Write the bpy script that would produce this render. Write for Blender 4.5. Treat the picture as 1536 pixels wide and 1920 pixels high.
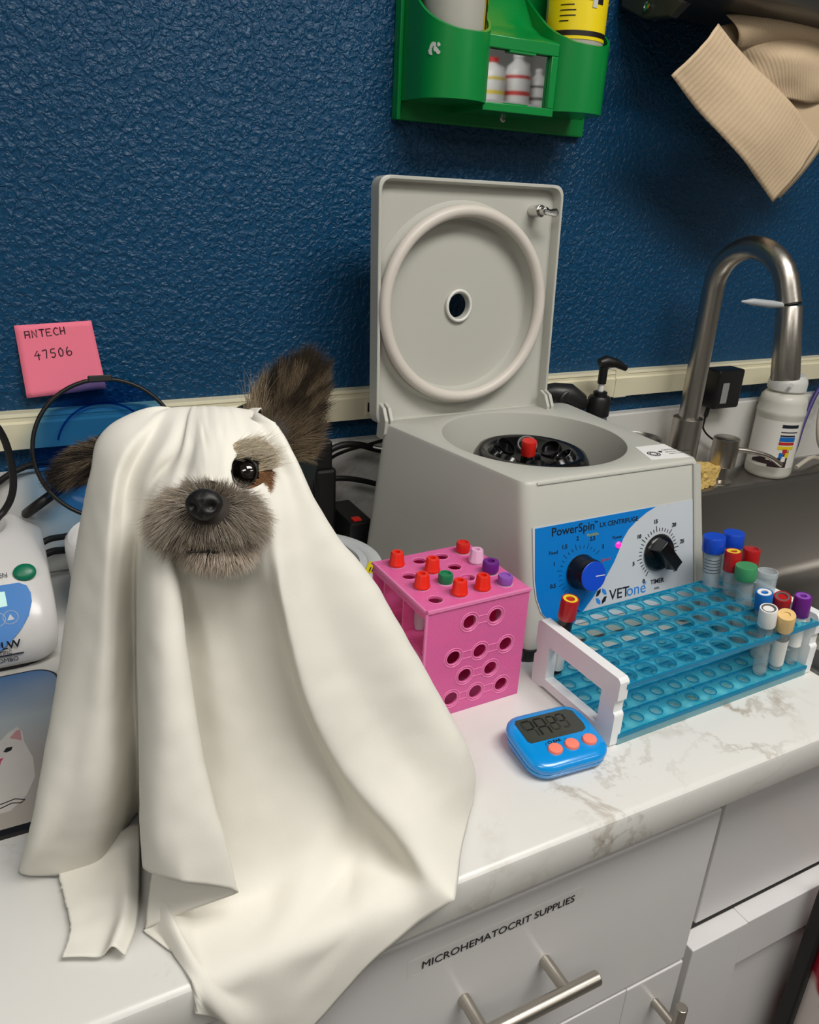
import bpy, bmesh, math, random
from mathutils import Vector, Matrix, noise
import numpy as np
# Units: metres.  x runs right along the wall, y into the wall (wall face y=0), z up (worktop z=0, floor z=-0.91).
for o in list(bpy.data.objects): bpy.data.objects.remove(o)
COL = bpy.context.scene.collection
SC = bpy.context.scene
# ------------------------------------------------------------------ camera
cam = bpy.data.cameras.new('camera'); camo = bpy.data.objects.new('camera', cam); COL.objects.link(camo)
CR = Vector((0.88863, -0.455914, 0.04979)); CU = Vector((0.134016, 0.36196, 0.92251)); CF = Vector((0.438607, 0.813097, -0.382749))
mm = Matrix((CR, CU, -CF)).transposed().to_4x4(); mm.translation = (0, -0.9014, 0.42401)
camo.matrix_world = mm
cam.sensor_fit = 'VERTICAL'; cam.sensor_height = 24.0; cam.lens = 1455.81 / 1920 * 24; cam.clip_start = 0.01
SC.camera = camo
# ------------------------------------------------------------------ world, lights, exposure
w = bpy.data.worlds.new('room_ambient'); SC.world = w; w.use_nodes = True
w.node_tree.nodes['Background'].inputs[0].default_value = (0.9, 0.95, 1.0, 1); w.node_tree.nodes['Background'].inputs[1].default_value = 0.05
def area(name, loc, target, sx, sy, power, col=(1, 0.97, 0.92)):
    l = bpy.data.lights.new(name, 'AREA'); l.shape = 'RECTANGLE'; l.size = sx; l.size_y = sy; l.energy = power; l.color = col
    o = bpy.data.objects.new(name, l); COL.objects.link(o); o.location = loc
    o.rotation_euler = (Vector(target) - Vector(loc)).to_track_quat('-Z', 'Y').to_euler()
    return o
FIXTURES = [(0.62, -1.16, 1.0), (-0.85, -1.7, 0.34), (1.5, -2.4, 0.25)]
for i, (fx, fy, k) in enumerate(FIXTURES):
    area('ceiling_lamp', (fx, fy, 1.478), (fx, fy, 0), 1.1, 0.5, 19.5 * k)
SC.view_settings.view_transform = 'Standard'; SC.view_settings.look = 'None'; SC.view_settings.gamma = 1
SC.view_settings.use_curve_mapping = False; SC.view_settings.exposure = 0.24

# ------------------------------------------------------------------ materials
def lin(c):
    return tuple(((v / 255) / 12.92 if v / 255 <= 0.04045 else ((v / 255 + 0.055) / 1.055) ** 2.4) for v in c[:3]) + (1,)
MATS = {}
def M(name, col, rough=0.5, metal=0, spec=0.5, bump=None, var=0.06, vscale=30, trans=0, sss=0, coat=0, emit=0, rvar=0.0, aniso=None):
    if name in MATS: return MATS[name]
    m = bpy.data.materials.new(name); m.use_nodes = True; nt = m.node_tree; b = nt.nodes['Principled BSDF']
    c = lin(col)
    tc = nt.nodes.new('ShaderNodeTexCoord'); nz = nt.nodes.new('ShaderNodeTexNoise'); nz.inputs['Scale'].default_value = vscale; nz.inputs['Detail'].default_value = 4
    nt.links.new(tc.outputs['Object'], nz.inputs['Vector'])
    mx = nt.nodes.new('ShaderNodeMix'); mx.data_type = 'RGBA'; mx.blend_type = 'MIX'
    mx.inputs[6].default_value = tuple(v * (1 - var) for v in c[:3]) + (1,); mx.inputs[7].default_value = tuple(min(1, v * (1 + var)) for v in c[:3]) + (1,)
    nt.links.new(nz.outputs['Fac'], mx.inputs[0]); nt.links.new(mx.outputs[2], b.inputs['Base Color'])
    b.inputs['Roughness'].default_value = rough; b.inputs['Metallic'].default_value = metal; b.inputs['Specular IOR Level'].default_value = spec
    b.inputs['Transmission Weight'].default_value = trans; b.inputs['Subsurface Weight'].default_value = sss; b.inputs['Coat Weight'].default_value = coat
    if sss: b.inputs['Subsurface Radius'].default_value = (0.01, 0.008, 0.006); b.inputs['Subsurface Scale'].default_value = 0.5
    if emit:
        b.inputs['Emission Color'].default_value = c; b.inputs['Emission Strength'].default_value = emit
    if bump:
        n2 = nt.nodes.new('ShaderNodeTexNoise'); n2.inputs['Scale'].default_value = bump[0]; n2.inputs['Detail'].default_value = 3
        nt.links.new(tc.outputs['Object'], n2.inputs['Vector'])
        bp = nt.nodes.new('ShaderNodeBump'); bp.inputs['Strength'].default_value = bump[1]; bp.inputs['Distance'].default_value = bump[2] if len(bump) > 2 else 0.001
        nt.links.new(n2.outputs['Fac'], bp.inputs['Height']); nt.links.new(bp.outputs['Normal'], b.inputs['Normal'])
    MATS[name] = m; return m
def clear(name, col, fac, rough=0.08, body=None, spec=0.5):
    """tinted see-through plastic: transparent tint mixed with a glossy plastic surface"""
    if name in MATS: return MATS[name]
    m = bpy.data.materials.new(name); m.use_nodes = True; nt = m.node_tree; b = nt.nodes['Principled BSDF']
    nz = nt.nodes.new('ShaderNodeTexNoise'); nz.inputs['Scale'].default_value = 60
    mp = nt.nodes.new('ShaderNodeMapRange'); mp.inputs['To Min'].default_value = rough * 0.8; mp.inputs['To Max'].default_value = rough * 1.25
    nt.links.new(nz.outputs['Fac'], mp.inputs['Value']); nt.links.new(mp.outputs['Result'], b.inputs['Roughness'])
    b.inputs['Base Color'].default_value = lin(body or col); b.inputs['Specular IOR Level'].default_value = spec
    t = nt.nodes.new('ShaderNodeBsdfTransparent'); t.inputs[0].default_value = lin(col)
    mx = nt.nodes.new('ShaderNodeMixShader'); mx.inputs[0].default_value = fac
    nt.links.new(b.outputs[0], mx.inputs[1]); nt.links.new(t.outputs[0], mx.inputs[2])
    nt.links.new(mx.outputs[0], nt.nodes['Material Output'].inputs['Surface'])
    MATS[name] = m; return m
def attr_mat(name, rough=0.6):
    m = bpy.data.materials.new(name); m.use_nodes = True; nt = m.node_tree; b = nt.nodes['Principled BSDF']
    a = nt.nodes.new('ShaderNodeAttribute'); a.attribute_name = 'Col'
    nt.links.new(a.outputs['Color'], b.inputs['Base Color']); b.inputs['Roughness'].default_value = rough; b.inputs['Specular IOR Level'].default_value = 0.3
    return m
def wall_mat():
    m = bpy.data.materials.new('blue_orange_peel_paint'); m.use_nodes = True; nt = m.node_tree; b = nt.nodes['Principled BSDF']
    tc = nt.nodes.new('ShaderNodeTexCoord'); N = nt.nodes.new
    a = N('ShaderNodeTexNoise'); a.inputs['Scale'].default_value = 150; a.inputs['Detail'].default_value = 2.5; a.inputs['Distortion'].default_value = 0.6
    v = N('ShaderNodeTexNoise'); v.inputs['Scale'].default_value = 340; v.inputs['Detail'].default_value = 2
    for n in (a, v): nt.links.new(tc.outputs['Object'], n.inputs['Vector'])
    rp = N('ShaderNodeMapRange'); rp.inputs['From Min'].default_value = 0.38; rp.inputs['From Max'].default_value = 0.66; rp.interpolation_type = 'SMOOTHSTEP'
    nt.links.new(a.outputs['Fac'], rp.inputs['Value'])
    ad = N('ShaderNodeMath'); ad.operation = 'MULTIPLY_ADD'; ad.inputs[1].default_value = 0.3
    nt.links.new(v.outputs['Fac'], ad.inputs[0]); nt.links.new(rp.outputs['Result'], ad.inputs[2])
    bp = N('ShaderNodeBump'); bp.inputs['Strength'].default_value = 0.85; bp.inputs['Distance'].default_value = 0.0014
    nt.links.new(ad.outputs[0], bp.inputs['Height']); nt.links.new(bp.outputs['Normal'], b.inputs['Normal'])
    big = N('ShaderNodeTexNoise'); big.inputs['Scale'].default_value = 3; nt.links.new(tc.outputs['Object'], big.inputs['Vector'])
    mx = N('ShaderNodeMix'); mx.data_type = 'RGBA'; mx.inputs[6].default_value = lin((2, 60, 96)); mx.inputs[7].default_value = lin((3, 69, 108))
    nt.links.new(big.outputs['Fac'], mx.inputs[0]); nt.links.new(mx.outputs[2], b.inputs['Base Color'])
    b.inputs['Roughness'].default_value = 0.4; b.inputs['Specular IOR Level'].default_value = 0.4
    return m
def marble_mat(name='white_marble_laminate', amt=0.8):
    m = bpy.data.materials.new(name); m.use_nodes = True; nt = m.node_tree; b = nt.nodes['Principled BSDF']; N = nt.nodes.new
    tc = N('ShaderNodeTexCoord'); mp = N('ShaderNodeMapping'); mp.inputs['Rotation'].default_value = (0, 0, 0.9); mp.inputs['Location'].default_value = (0.37, 0.12, 0.0)
    nt.links.new(tc.outputs['Object'], mp.inputs['Vector'])
    def vein(scale, width, dist, seed):
        n = N('ShaderNodeTexNoise'); n.noise_dimensions = '4D'; n.inputs['W'].default_value = seed; n.inputs['Scale'].default_value = scale; n.inputs['Detail'].default_value = 7; n.inputs['Roughness'].default_value = 0.62; n.inputs['Distortion'].default_value = dist
        nt.links.new(mp.outputs['Vector'], n.inputs['Vector'])
        s = N('ShaderNodeMath'); s.operation = 'SUBTRACT'; s.inputs[1].default_value = 0.5; nt.links.new(n.outputs['Fac'], s.inputs[0])
        a = N('ShaderNodeMath'); a.operation = 'ABSOLUTE'; nt.links.new(s.outputs[0], a.inputs[0])
        r = N('ShaderNodeMapRange'); r.inputs['From Min'].default_value = 0; r.inputs['From Max'].default_value = width; r.inputs['To Min'].default_value = 1; r.inputs['To Max'].default_value = 0; r.interpolation_type = 'SMOOTHSTEP'
        nt.links.new(a.outputs[0], r.inputs['Value']); return r
    v1 = vein(4.2, 0.028, 0.8, 3.1); v2 = vein(9.0, 0.02, 0.4, 8.6)
    mk = N('ShaderNodeTexNoise'); mk.noise_dimensions = '4D'; mk.inputs['W'].default_value = 1.7; mk.inputs['Scale'].default_value = 7; mk.inputs['Detail'].default_value = 3; nt.links.new(mp.outputs['Vector'], mk.inputs['Vector'])
    mr = N('ShaderNodeMapRange'); mr.inputs['From Min'].default_value = 0.47; mr.inputs['From Max'].default_value = 0.66; mr.inputs['To Max'].default_value = amt; nt.links.new(mk.outputs['Fac'], mr.inputs['Value'])
    ad = N('ShaderNodeMath'); ad.operation = 'MULTIPLY_ADD'; ad.inputs[1].default_value = 0.6; nt.links.new(v2.outputs[0], ad.inputs[0]); nt.links.new(v1.outputs[0], ad.inputs[2])
    ml = N('ShaderNodeMath'); ml.operation = 'MULTIPLY'; ml.use_clamp = True; nt.links.new(ad.outputs[0], ml.inputs[0]); nt.links.new(mr.outputs[0], ml.inputs[1])
    cl = N('ShaderNodeTexNoise'); cl.inputs['Scale'].default_value = 5; nt.links.new(mp.outputs['Vector'], cl.inputs['Vector'])
    m1 = N('ShaderNodeMix'); m1.data_type = 'RGBA'; m1.inputs[6].default_value = lin((211, 210, 206)); m1.inputs[7].default_value = lin((221, 220, 216)); nt.links.new(cl.outputs['Fac'], m1.inputs[0])
    m2 = N('ShaderNodeMix'); m2.data_type = 'RGBA'; m2.inputs[7].default_value = lin((150, 136, 118)); nt.links.new(m1.outputs[2], m2.inputs[6]); nt.links.new(ml.outputs[0], m2.inputs[0])
    nt.links.new(m2.outputs[2], b.inputs['Base Color']); b.inputs['Roughness'].default_value = 0.28
    return m
def brushed(name, col, rough=0.28, direction=2):
    m = bpy.data.materials.new(name); m.use_nodes = True; nt = m.node_tree; b = nt.nodes['Principled BSDF']; N = nt.nodes.new
    tc = N('ShaderNodeTexCoord'); mp = N('ShaderNodeMapping'); s = [900, 900, 900]; s[direction] = 12; mp.inputs['Scale'].default_value = s
    nt.links.new(tc.outputs['Object'], mp.inputs['Vector']); n = N('ShaderNodeTexNoise'); n.inputs['Scale'].default_value = 1; nt.links.new(mp.outputs['Vector'], n.inputs['Vector'])
    r = N('ShaderNodeMapRange'); r.inputs['To Min'].default_value = rough * 0.75; r.inputs['To Max'].default_value = rough * 1.35; nt.links.new(n.outputs['Fac'], r.inputs['Value'])
    nt.links.new(r.outputs[0], b.inputs['Roughness']); b.inputs['Metallic'].default_value = 1; b.inputs['Base Color'].default_value = lin(col)
    bp = N('ShaderNodeBump'); bp.inputs['Strength'].default_value = 0.12; bp.inputs['Distance'].default_value = 0.0004; nt.links.new(n.outputs['Fac'], bp.inputs['Height']); nt.links.new(bp.outputs['Normal'], b.inputs['Normal'])
    return m

# ------------------------------------------------------------------ geometry helpers
WROOT = set()
def attach(o, parent):
    o.parent = parent
    if parent.name in WROOT: o.matrix_parent_inverse = Matrix.Translation(-Vector(parent.location))
def wempty(name, label, cat, loc=(0, 0, 0), group=None):
    # an Empty at the thing's base whose parts are written in room coordinates
    o = empty(name, label, cat, loc, 0, group); WROOT.add(o.name); return o
class MB:
    def __init__(s): s.v = []; s.f = []
    def add(s, vs, fs, mat=None):
        k = len(s.v); s.v += [tuple(mat @ Vector(v)) if mat else tuple(v) for v in vs]; s.f += [tuple(i + k for i in f) for f in fs]; return s
    def box(s, a, b, mat=None):
        (x0, y0, z0), (x1, y1, z1) = a, b
        return s.add([(x0,y0,z0),(x1,y0,z0),(x1,y1,z0),(x0,y1,z0),(x0,y0,z1),(x1,y0,z1),(x1,y1,z1),(x0,y1,z1)],
                     [(0,3,2,1),(4,5,6,7),(0,1,5,4),(1,2,6,5),(2,3,7,6),(3,0,4,7)], mat)
    def loft(s, loops, cap0=False, cap1=False, closed=True, mat=None):
        n = len(loops[0]); vs = [v for l in loops for v in l]; fs = []
        for i in range(len(loops) - 1):
            for j in range(n if closed else n - 1):
                a, b = i * n + j, i * n + (j + 1) % n; fs.append((a, b, b + n, a + n))
        if cap0: fs.append(tuple(range(n - 1, -1, -1)))
        if cap1: fs.append(tuple(range((len(loops) - 1) * n, len(loops) * n)))
        return s.add(vs, fs, mat)
    def lathe(s, prof, n=32, mat=None, cap0=True, cap1=True):
        loops = [[(r * math.cos(2*math.pi*j/n), r * math.sin(2*math.pi*j/n), z) for j in range(n)] for r, z in prof]
        return s.loft(loops, cap0, cap1, True, mat)
    def tube(s, path, r, n=10, cap=True):
        path = [Vector(q) for q in path]; rs = r if isinstance(r, (list, tuple)) else [r] * len(path)
        t = (path[1] - path[0]).normalized(); u = t.orthogonal().normalized(); loops = []
        for i, q in enumerate(path):
            t2 = (path[min(i+1, len(path)-1)] - path[max(i-1, 0)]).normalized()
            u = (t.rotation_difference(t2) @ u).normalized(); t = t2; w_ = t.cross(u)
            loops.append([tuple(q + rs[i] * (math.cos(2*math.pi*j/n) * u + math.sin(2*math.pi*j/n) * w_)) for j in range(n)])
        return s.loft(loops, cap, cap)
    def cyl(s, p0, p1, r0, r1=None, n=24): return s.tube([p0, p1], [r0, r0 if r1 is None else r1], n)
    def prism(s, poly, z0, z1, mat=None):
        n = len(poly); vs = [(x, y, z0) for x, y in poly] + [(x, y, z1) for x, y in poly]
        fs = [tuple(range(n - 1, -1, -1)), tuple(range(n, 2 * n))] + [(i, (i+1) % n, (i+1) % n + n, i + n) for i in range(n)]
        return s.add(vs, fs, mat)
    def build(s, name, mat, parent=None, smooth=35, bevel=0, seg=2, loc=None, solid=0):
        me = bpy.data.meshes.new(name); me.from_pydata(s.v, [], s.f); me.update()
        bm = bmesh.new(); bm.from_mesh(me); bmesh.ops.recalc_face_normals(bm, faces=bm.faces); bm.to_mesh(me); bm.free()
        if smooth:
            me.polygons.foreach_set('use_smooth', [True] * len(me.polygons)); me.set_sharp_from_angle(angle=math.radians(smooth))
        me.materials.append(mat); o = bpy.data.objects.new(name, me); COL.objects.link(o)
        if parent: attach(o, parent)
        if loc: o.location = loc
        if solid:
            md = o.modifiers.new('solid', 'SOLIDIFY'); md.thickness = solid; md.offset = 0
        if bevel:
            md = o.modifiers.new('bevel', 'BEVEL'); md.width = bevel; md.segments = seg; md.limit_method = 'ANGLE'; md.angle_limit = math.radians(40); md.harden_normals = False
        return o
def smoothpath(pts, k=8):
    pts = [Vector(q) for q in pts]; P = [2*pts[0]-pts[1]] + pts + [2*pts[-1]-pts[-2]]; out = []
    for i in range(1, len(P) - 2):
        for j in range(k):
            t = j / k; a, b, c, d = P[i-1], P[i], P[i+1], P[i+2]
            out.append(0.5 * ((2*b) + (c-a)*t + (2*a-5*b+4*c-d)*t*t + (3*b-a-3*c+d)*t**3))
    return out + [pts[-1]]
def rrect(x0, x1, y0, y1, r, z, n=6):
    out = []
    for cx, cy, a in ((x1-r, y1-r, 0), (x0+r, y1-r, 90), (x0+r, y0+r, 180), (x1-r, y0+r, 270)):
        for i in range(n + 1):
            t = math.radians(a + 90 * i / n); out.append((cx + r*math.cos(t), cy + r*math.sin(t), z))
    return out
def rpoly(corners, r, z_of=None, n=6, es=6):
    """rounded polygon through 3D corners (convex): fillet arcs plus points along each edge"""
    C_ = [Vector(c) for c in corners]; out = []; m = len(C_)
    fil = []
    for i in range(m):
        a, b, c = C_[i-1], C_[i], C_[(i+1) % m]; d1 = (a-b).normalized(); d2 = (c-b).normalized(); ang = d1.angle(d2); t = r / math.tan(ang/2)
        p0, p1 = b + d1*t, b + d2*t; arc = []
        for k in range(n + 1):
            u = k / n; arc.append((1-u)**2*p0 + 2*u*(1-u)*b + u*u*p1)
        fil.append(arc)
    for i in range(m):
        out += fil[i]; e0, e1 = fil[i][-1], fil[(i+1) % m][0]
        for k in range(1, es): out.append(e0.lerp(e1, k / es))
    return out
def ellipse_pts(cx, cy, rx, ry, n=24): return [(cx + rx*math.cos(2*math.pi*i/n), cy + ry*math.sin(2*math.pi*i/n)) for i in range(n)]
def empty(name, label, cat, loc=(0, 0, 0), rz=0, group=None, kind=None):
    o = bpy.data.objects.new(name, None); COL.objects.link(o); o.location = loc; o.rotation_euler = (0, 0, rz); o.empty_display_size = 0.02
    return tag(o, label, cat, group, kind)
def tag(o, label=None, cat=None, group=None, kind=None):
    if label: o['label'] = label
    if cat: o['category'] = cat
    if group: o['group'] = group
    if kind: o['kind'] = kind
    return o
def struct(o, label=None):
    o['kind'] = 'structure'
    if label: o['label'] = label
    return o
def text(body, size, mat, parent, matrix, name='lettering', align='LEFT', bold=0.0, ext=0.00012, shear=0):
    cu = bpy.data.curves.new('t', 'FONT'); cu.body = body; cu.size = size; cu.extrude = ext; cu.align_x = align; cu.offset = bold; cu.shear = shear; cu.resolution_u = 3
    t = bpy.data.objects.new('t', cu); COL.objects.link(t); dg = bpy.context.evaluated_depsgraph_get()
    me = bpy.data.meshes.new_from_object(t.evaluated_get(dg)); bpy.data.objects.remove(t); bpy.data.curves.remove(cu)
    me.transform(matrix); me.materials.clear(); me.materials.append(mat); me.name = name
    o = bpy.data.objects.new(name, me); COL.objects.link(o); attach(o, parent); return o
def frame(origin, xdir, ydir):
    x = Vector(xdir).normalized(); z = x.cross(Vector(ydir)).normalized(); y = z.cross(x); m = Matrix((x, y, z)).transposed().to_4x4(); m.translation = origin; return m

BLACK = M('black_plastic', (16, 16, 17), 0.42); RUBBER = M('black_cable_rubber', (14, 14, 15), 0.5); INK = M('black_ink', (18, 18, 22), 0.6)
WALL = wall_mat(); MARBLE = marble_mat(); CABW = M('white_cabinet_paint', (214, 212, 212), 0.35, var=0.015, bump=(220, 0.04, 0.0004))
IVORY = M('ivory_vinyl', (226, 219, 190), 0.45, var=0.02, bump=(300, 0.05, 0.0003)); STEEL = brushed('brushed_stainless', (186, 180, 172), 0.3); STEELD = brushed('sink_stainless', (150, 147, 143), 0.34, 0); CHROME = M('polished_chrome', (210, 208, 205), 0.12, 1)
NICKEL = brushed('brushed_nickel', (190, 184, 174), 0.3, 0)
WHITEP = M('white_plastic', (228, 227, 224), 0.3, var=0.02)

# ================================================================== THE ROOM
b = MB().box((-1.6, 0, -0.91), (2.6, 0.1, 1.5)); struct(b.build('wall_back', WALL, smooth=0), 'dark blue textured painted wall behind the counter')
PAINT = M('pale_wall_paint', (140, 140, 136), 0.7)
struct(MB().box((-1.7, -3.0, -0.91), (-1.6, 0.1, 1.5)).build('wall_left', PAINT, smooth=0))
struct(MB().box((2.6, -3.0, -0.91), (2.7, 0.1, 1.5)).build('wall_right', PAINT, smooth=0))
struct(MB().box((-1.7, -3.1, -0.91), (2.7, -3.0, 1.5)).build('wall_front', PAINT, smooth=0))
struct(MB().box((-1.7, -3.1, -1.0), (2.7, 0.1, -0.91)).build('floor', M('grey_vinyl_floor', (120, 118, 114), 0.5, var=0.12), smooth=0))
struct(MB().box((-1.7, -3.1, 1.5), (2.7, 0.1, 1.6)).build('ceiling', M('ceiling_white', (225, 225, 222), 0.8), smooth=0))
PANEL = M('lamp_diffuser', (255, 250, 240), 0.5, emit=2.0)
for i, (fx, fy, k) in enumerate(FIXTURES):
    r = empty('ceiling_light', ['fluorescent ceiling panel nearest the camera side of the counter', 'fluorescent ceiling panel over the left of the room', 'fluorescent ceiling panel at the rear of the room'][i], 'ceiling light', (fx, fy, 1.5), group='ceiling panels')
    MB().box((-0.55, -0.25, -0.018), (0.55, 0.25, -0.0005)).build('diffuser', PANEL, r, smooth=0)
    f = MB()
    for a, c in (((-0.58, -0.28, -0.02), (0.58, -0.25, -0.0003)), ((-0.58, 0.25, -0.02), (0.58, 0.28, -0.0003)), ((-0.58, -0.25, -0.02), (-0.55, 0.25, -0.0003)), ((0.55, -0.25, -0.02), (0.58, 0.25, -0.0003))): f.box(a, c)
    f.build('frame', WHITEP, r, smooth=0)
# ---- raceway along the wall
prof = [(0, 0.1485), (-0.017, 0.1485), (-0.0175, 0.176), (-0.0145, 0.178), (-0.0145, 0.1815), (-0.0155, 0.183), (-0.0145, 0.1868), (0, 0.187)]
tr = MB().loft([[(x, y, z) for y, z in prof] for x in (-1.6, 2.6)], True, True).build('trim_1', IVORY, smooth=0); struct(tr, 'ivory plastic cable raceway running along the blue wall')
for x in (0.812, 0.826):
    pass
cp = [(0, 0.1475), (-0.0185, 0.1475), (-0.019, 0.1765), (-0.016, 0.179), (-0.016, 0.189), (0, 0.189)]
MB().loft([[(x, y, z) for y, z in cp] for x in (0.818, 0.842)], True, True).build('joint_cover', IVORY, tr, smooth=0)
MB().box((0.404, -0.0185, 0.153), (0.435, -0.01, 0.174)).build('outlet_plate', IVORY, tr, smooth=0, bevel=0.001)
MB().box((0.407, -0.0192, 0.158), (0.412, -0.015, 0.170)).build('outlet_slot', BLACK, tr, smooth=0)
MB().box((0.64, -0.0185, 0.153), (0.70, -0.01, 0.176)).build('outlet_plate', IVORY, tr, smooth=0, bevel=0.001)
# ---- countertop with backsplash
ct = empty('countertop', 'white marble-look laminate countertop with brown veins', 'countertop', (0, 0, 0))
b = MB()
def bull(x0, x1):
    pr = [(-0.502, 0), (-0.579, 0), (-0.5815, -0.0008), (-0.584, -0.003), (-0.585, -0.006), (-0.585, -0.033), (-0.583, -0.037), (-0.579, -0.038), (-0.502, -0.038)]
    b.loft([[(x, y, z) for y, z in pr] for x in (x0, x1)], True, True)
bull(-1.2, 1.9)
b.box((-1.2, -0.502, -0.038), (0.70, 0, 0)); b.box((0.70, -0.06, -0.038), (1.42, 0, 0)); b.box((1.42, -0.502, -0.038), (1.9, 0, 0))
b.build('worktop', MARBLE, ct, smooth=30)
struct(MB().box((-1.2, -0.02, 0.0003), (1.9, -0.0005, 0.121)).build('trim_2', marble_mat('pale_marble_backsplash', 0.3), None, smooth=0, bevel=0.0025), 'low white marble-look backsplash against the blue wall')
# ---- base cabinets
HB = M('cabinet_shadow_gap', (70, 68, 66), 0.7)
def bar_handle(parent, p0, p1, axis, proj, r=0.006):
    """bar pull: two posts out of the front and a bar; axis unit vector along the bar, proj = distance from the front"""
    d = Vector((0, -1, 0)); m = MB(); P0, P1 = Vector(p0), Vector(p1); a = Vector(axis)
    for q in (P0, P1): m.cyl(q, q + d * proj, r * 0.85, n=20)
    m.cyl(P0 + d*proj - a*0.03, P1 + d*proj + a*0.03, r, n=24)
    return m.build('handle', NICKEL, parent, smooth=40, bevel=0.0006, seg=2)
def shaker(parent, name, x0, x1, z0, z1, fw=0.072, rail=0.06, y=-0.563, hidden=False):
    m = MB(); ci = -0.006
    d = MB().box((x0+fw, y+0.008, z0+rail), (x1-fw, y+0.016, z1-rail)).build(name, CABW, parent, smooth=0)
    MB().box((x0, y, z0), (x0+fw, y+0.02, z1)).build('stile', CABW, d, smooth=0, bevel=0.0012); MB().box((x1-fw, y, z0), (x1, y+0.02, z1)).build('stile', CABW, d, smooth=0, bevel=0.0012)
    MB().box((x0+fw+0.0003, y+0.0004, z1-rail), (x1-fw-0.0003, y+0.02, z1)).build('rail', CABW, d, smooth=0, bevel=0.001)
    MB().box((x0+fw+0.0003, y+0.0004, z0), (x1-fw-0.0003, y+0.02, z0+rail)).build('rail', CABW, d, smooth=0, bevel=0.001)
    return d
cb = empty('base_cabinet', 'white base cabinet with lettered drawer below the draped cloth', 'cabinet', (0, 0, -0.91))
m = MB(); m.box((-0.40, -0.542, 0.10), (0.522, -0.03, 0.872)); m.box((-0.40, -0.49, 0), (0.522, -0.03, 0.10)); m.build('body', CABW, cb, smooth=0)
dr = MB().box((-0.385, -0.563, 0.651), (0.5155, -0.5425, 0.8405)).build('drawer', CABW, cb, smooth=0, bevel=0.0025, seg=3)
bar_handle(dr, (0.2540, -0.563, 0.751), (0.332, -0.563, 0.751), (1, 0, 0), 0.032)
lab = MB().box((0.201, -0.5634, 0.8026), (0.363, -0.5629, 0.8196)).build('label_tape', clear('clear_label_tape', (255, 255, 255), 0.75, 0.3, (240, 239, 237)), dr, smooth=0)
text('MICROHEMATOCRIT SUPPLIES', 0.0104, INK, dr, frame((0.2125, -0.5637, 0.8070), (1, 0, 0), (0, 0, 1)), bold=0.0)
d = shaker(cb, 'door', 0.115, 0.5155, 0.115, 0.6475); bar_handle(d, (0.486, -0.563, 0.607), (0.486, -0.563, 0.507), (0, 0, -1), 0.03, 0.0055)
d = shaker(cb, 'door', -0.385, 0.1120, 0.115, 0.6475)
cs = empty('sink_cabinet', 'white sink base cabinet with plain false front above panelled doors', 'cabinet', (0, 0, -0.91))
m = MB(); m.box((0.5235, -0.527, 0.10), (0.5415, -0.03, 0.872)); m.box((1.432, -0.527, 0.10), (1.45, -0.03, 0.872)); m.box((0.5415, -0.527, 0.10), (1.432, -0.51, 0.872)); m.box((0.5235, -0.49, 0), (1.45, -0.03, 0.10)); m.build('body', CABW, cs, smooth=0)
MB().box((0.5450, -0.5460, 0.664), (1.43, -0.5275, 0.8600)).build('false_front', CABW, cs, smooth=0, bevel=0.0015)
shaker(cs, 'door', 0.5245, 0.985, 0.115, 0.6575, 0.078, 0.062, y=-0.5645)
shaker(cs, 'door', 0.989, 1.449, 0.115, 0.6575, 0.078, 0.062, y=-0.5645)
# red and white bag under the sink
def blot(name, c1, c2, scale, thr):
    m = bpy.data.materials.new(name); m.use_nodes = True; nt = m.node_tree; b_ = nt.nodes['Principled BSDF']; tc = nt.nodes.new('ShaderNodeTexCoord')
    n = nt.nodes.new('ShaderNodeTexNoise'); n.inputs['Scale'].default_value = scale; n.inputs['Detail'].default_value = 1.5; nt.links.new(tc.outputs['Object'], n.inputs['Vector'])
    r = nt.nodes.new('ShaderNodeValToRGB'); r.color_ramp.elements[0].position = thr; r.color_ramp.elements[0].color = lin(c1); r.color_ramp.elements[1].position = thr + 0.03; r.color_ramp.elements[1].color = lin(c2)
    nt.links.new(n.outputs['Fac'], r.inputs[0]); nt.links.new(r.outputs[0], b_.inputs['Base Color']); b_.inputs['Roughness'].default_value = 0.35; return m
bg = empty('printed_bag', 'red and white printed bag hanging in front of the sink cabinet door', 'bag', (0.797, -0.602, -0.72))
loops = []
for k in range(15):
    t = k / 14; z = 0.50 * t; a = 0.097 * (1 - 0.05 * math.sin(math.pi * t)); c = 0.030 * max(0.12, math.sin(math.pi * min(1, 0.12 + 0.85 * t)) ** 0.6)
    loops.append(rrect(-a, a, -c, c, min(a, c) * 0.7, z, 4))
MB().loft(loops, True, True).build('sack', blot('red_white_print', (165, 16, 44), (222, 210, 206), 14, 0.5), bg, smooth=60)
MB().box((-0.1010, 0.012, 0.0), (-0.0900, 0.030, 0.50)).build('side_strip', BLACK, bg, smooth=0, bevel=0.003)
for sx_ in (-0.05, 0.05): MB().tube(smoothpath([(sx_, 0.0, 0.49), (sx_*0.8, 0.015, 0.53), (sx_*0.5, 0.034, 0.556)]), 0.004, 8).build('strap', BLACK, bg)
MB().box((-0.03, 0.028, 0.545), (0.03, 0.0375, 0.562)).build('hook', CHROME, bg, smooth=0, bevel=0.002)

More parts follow.
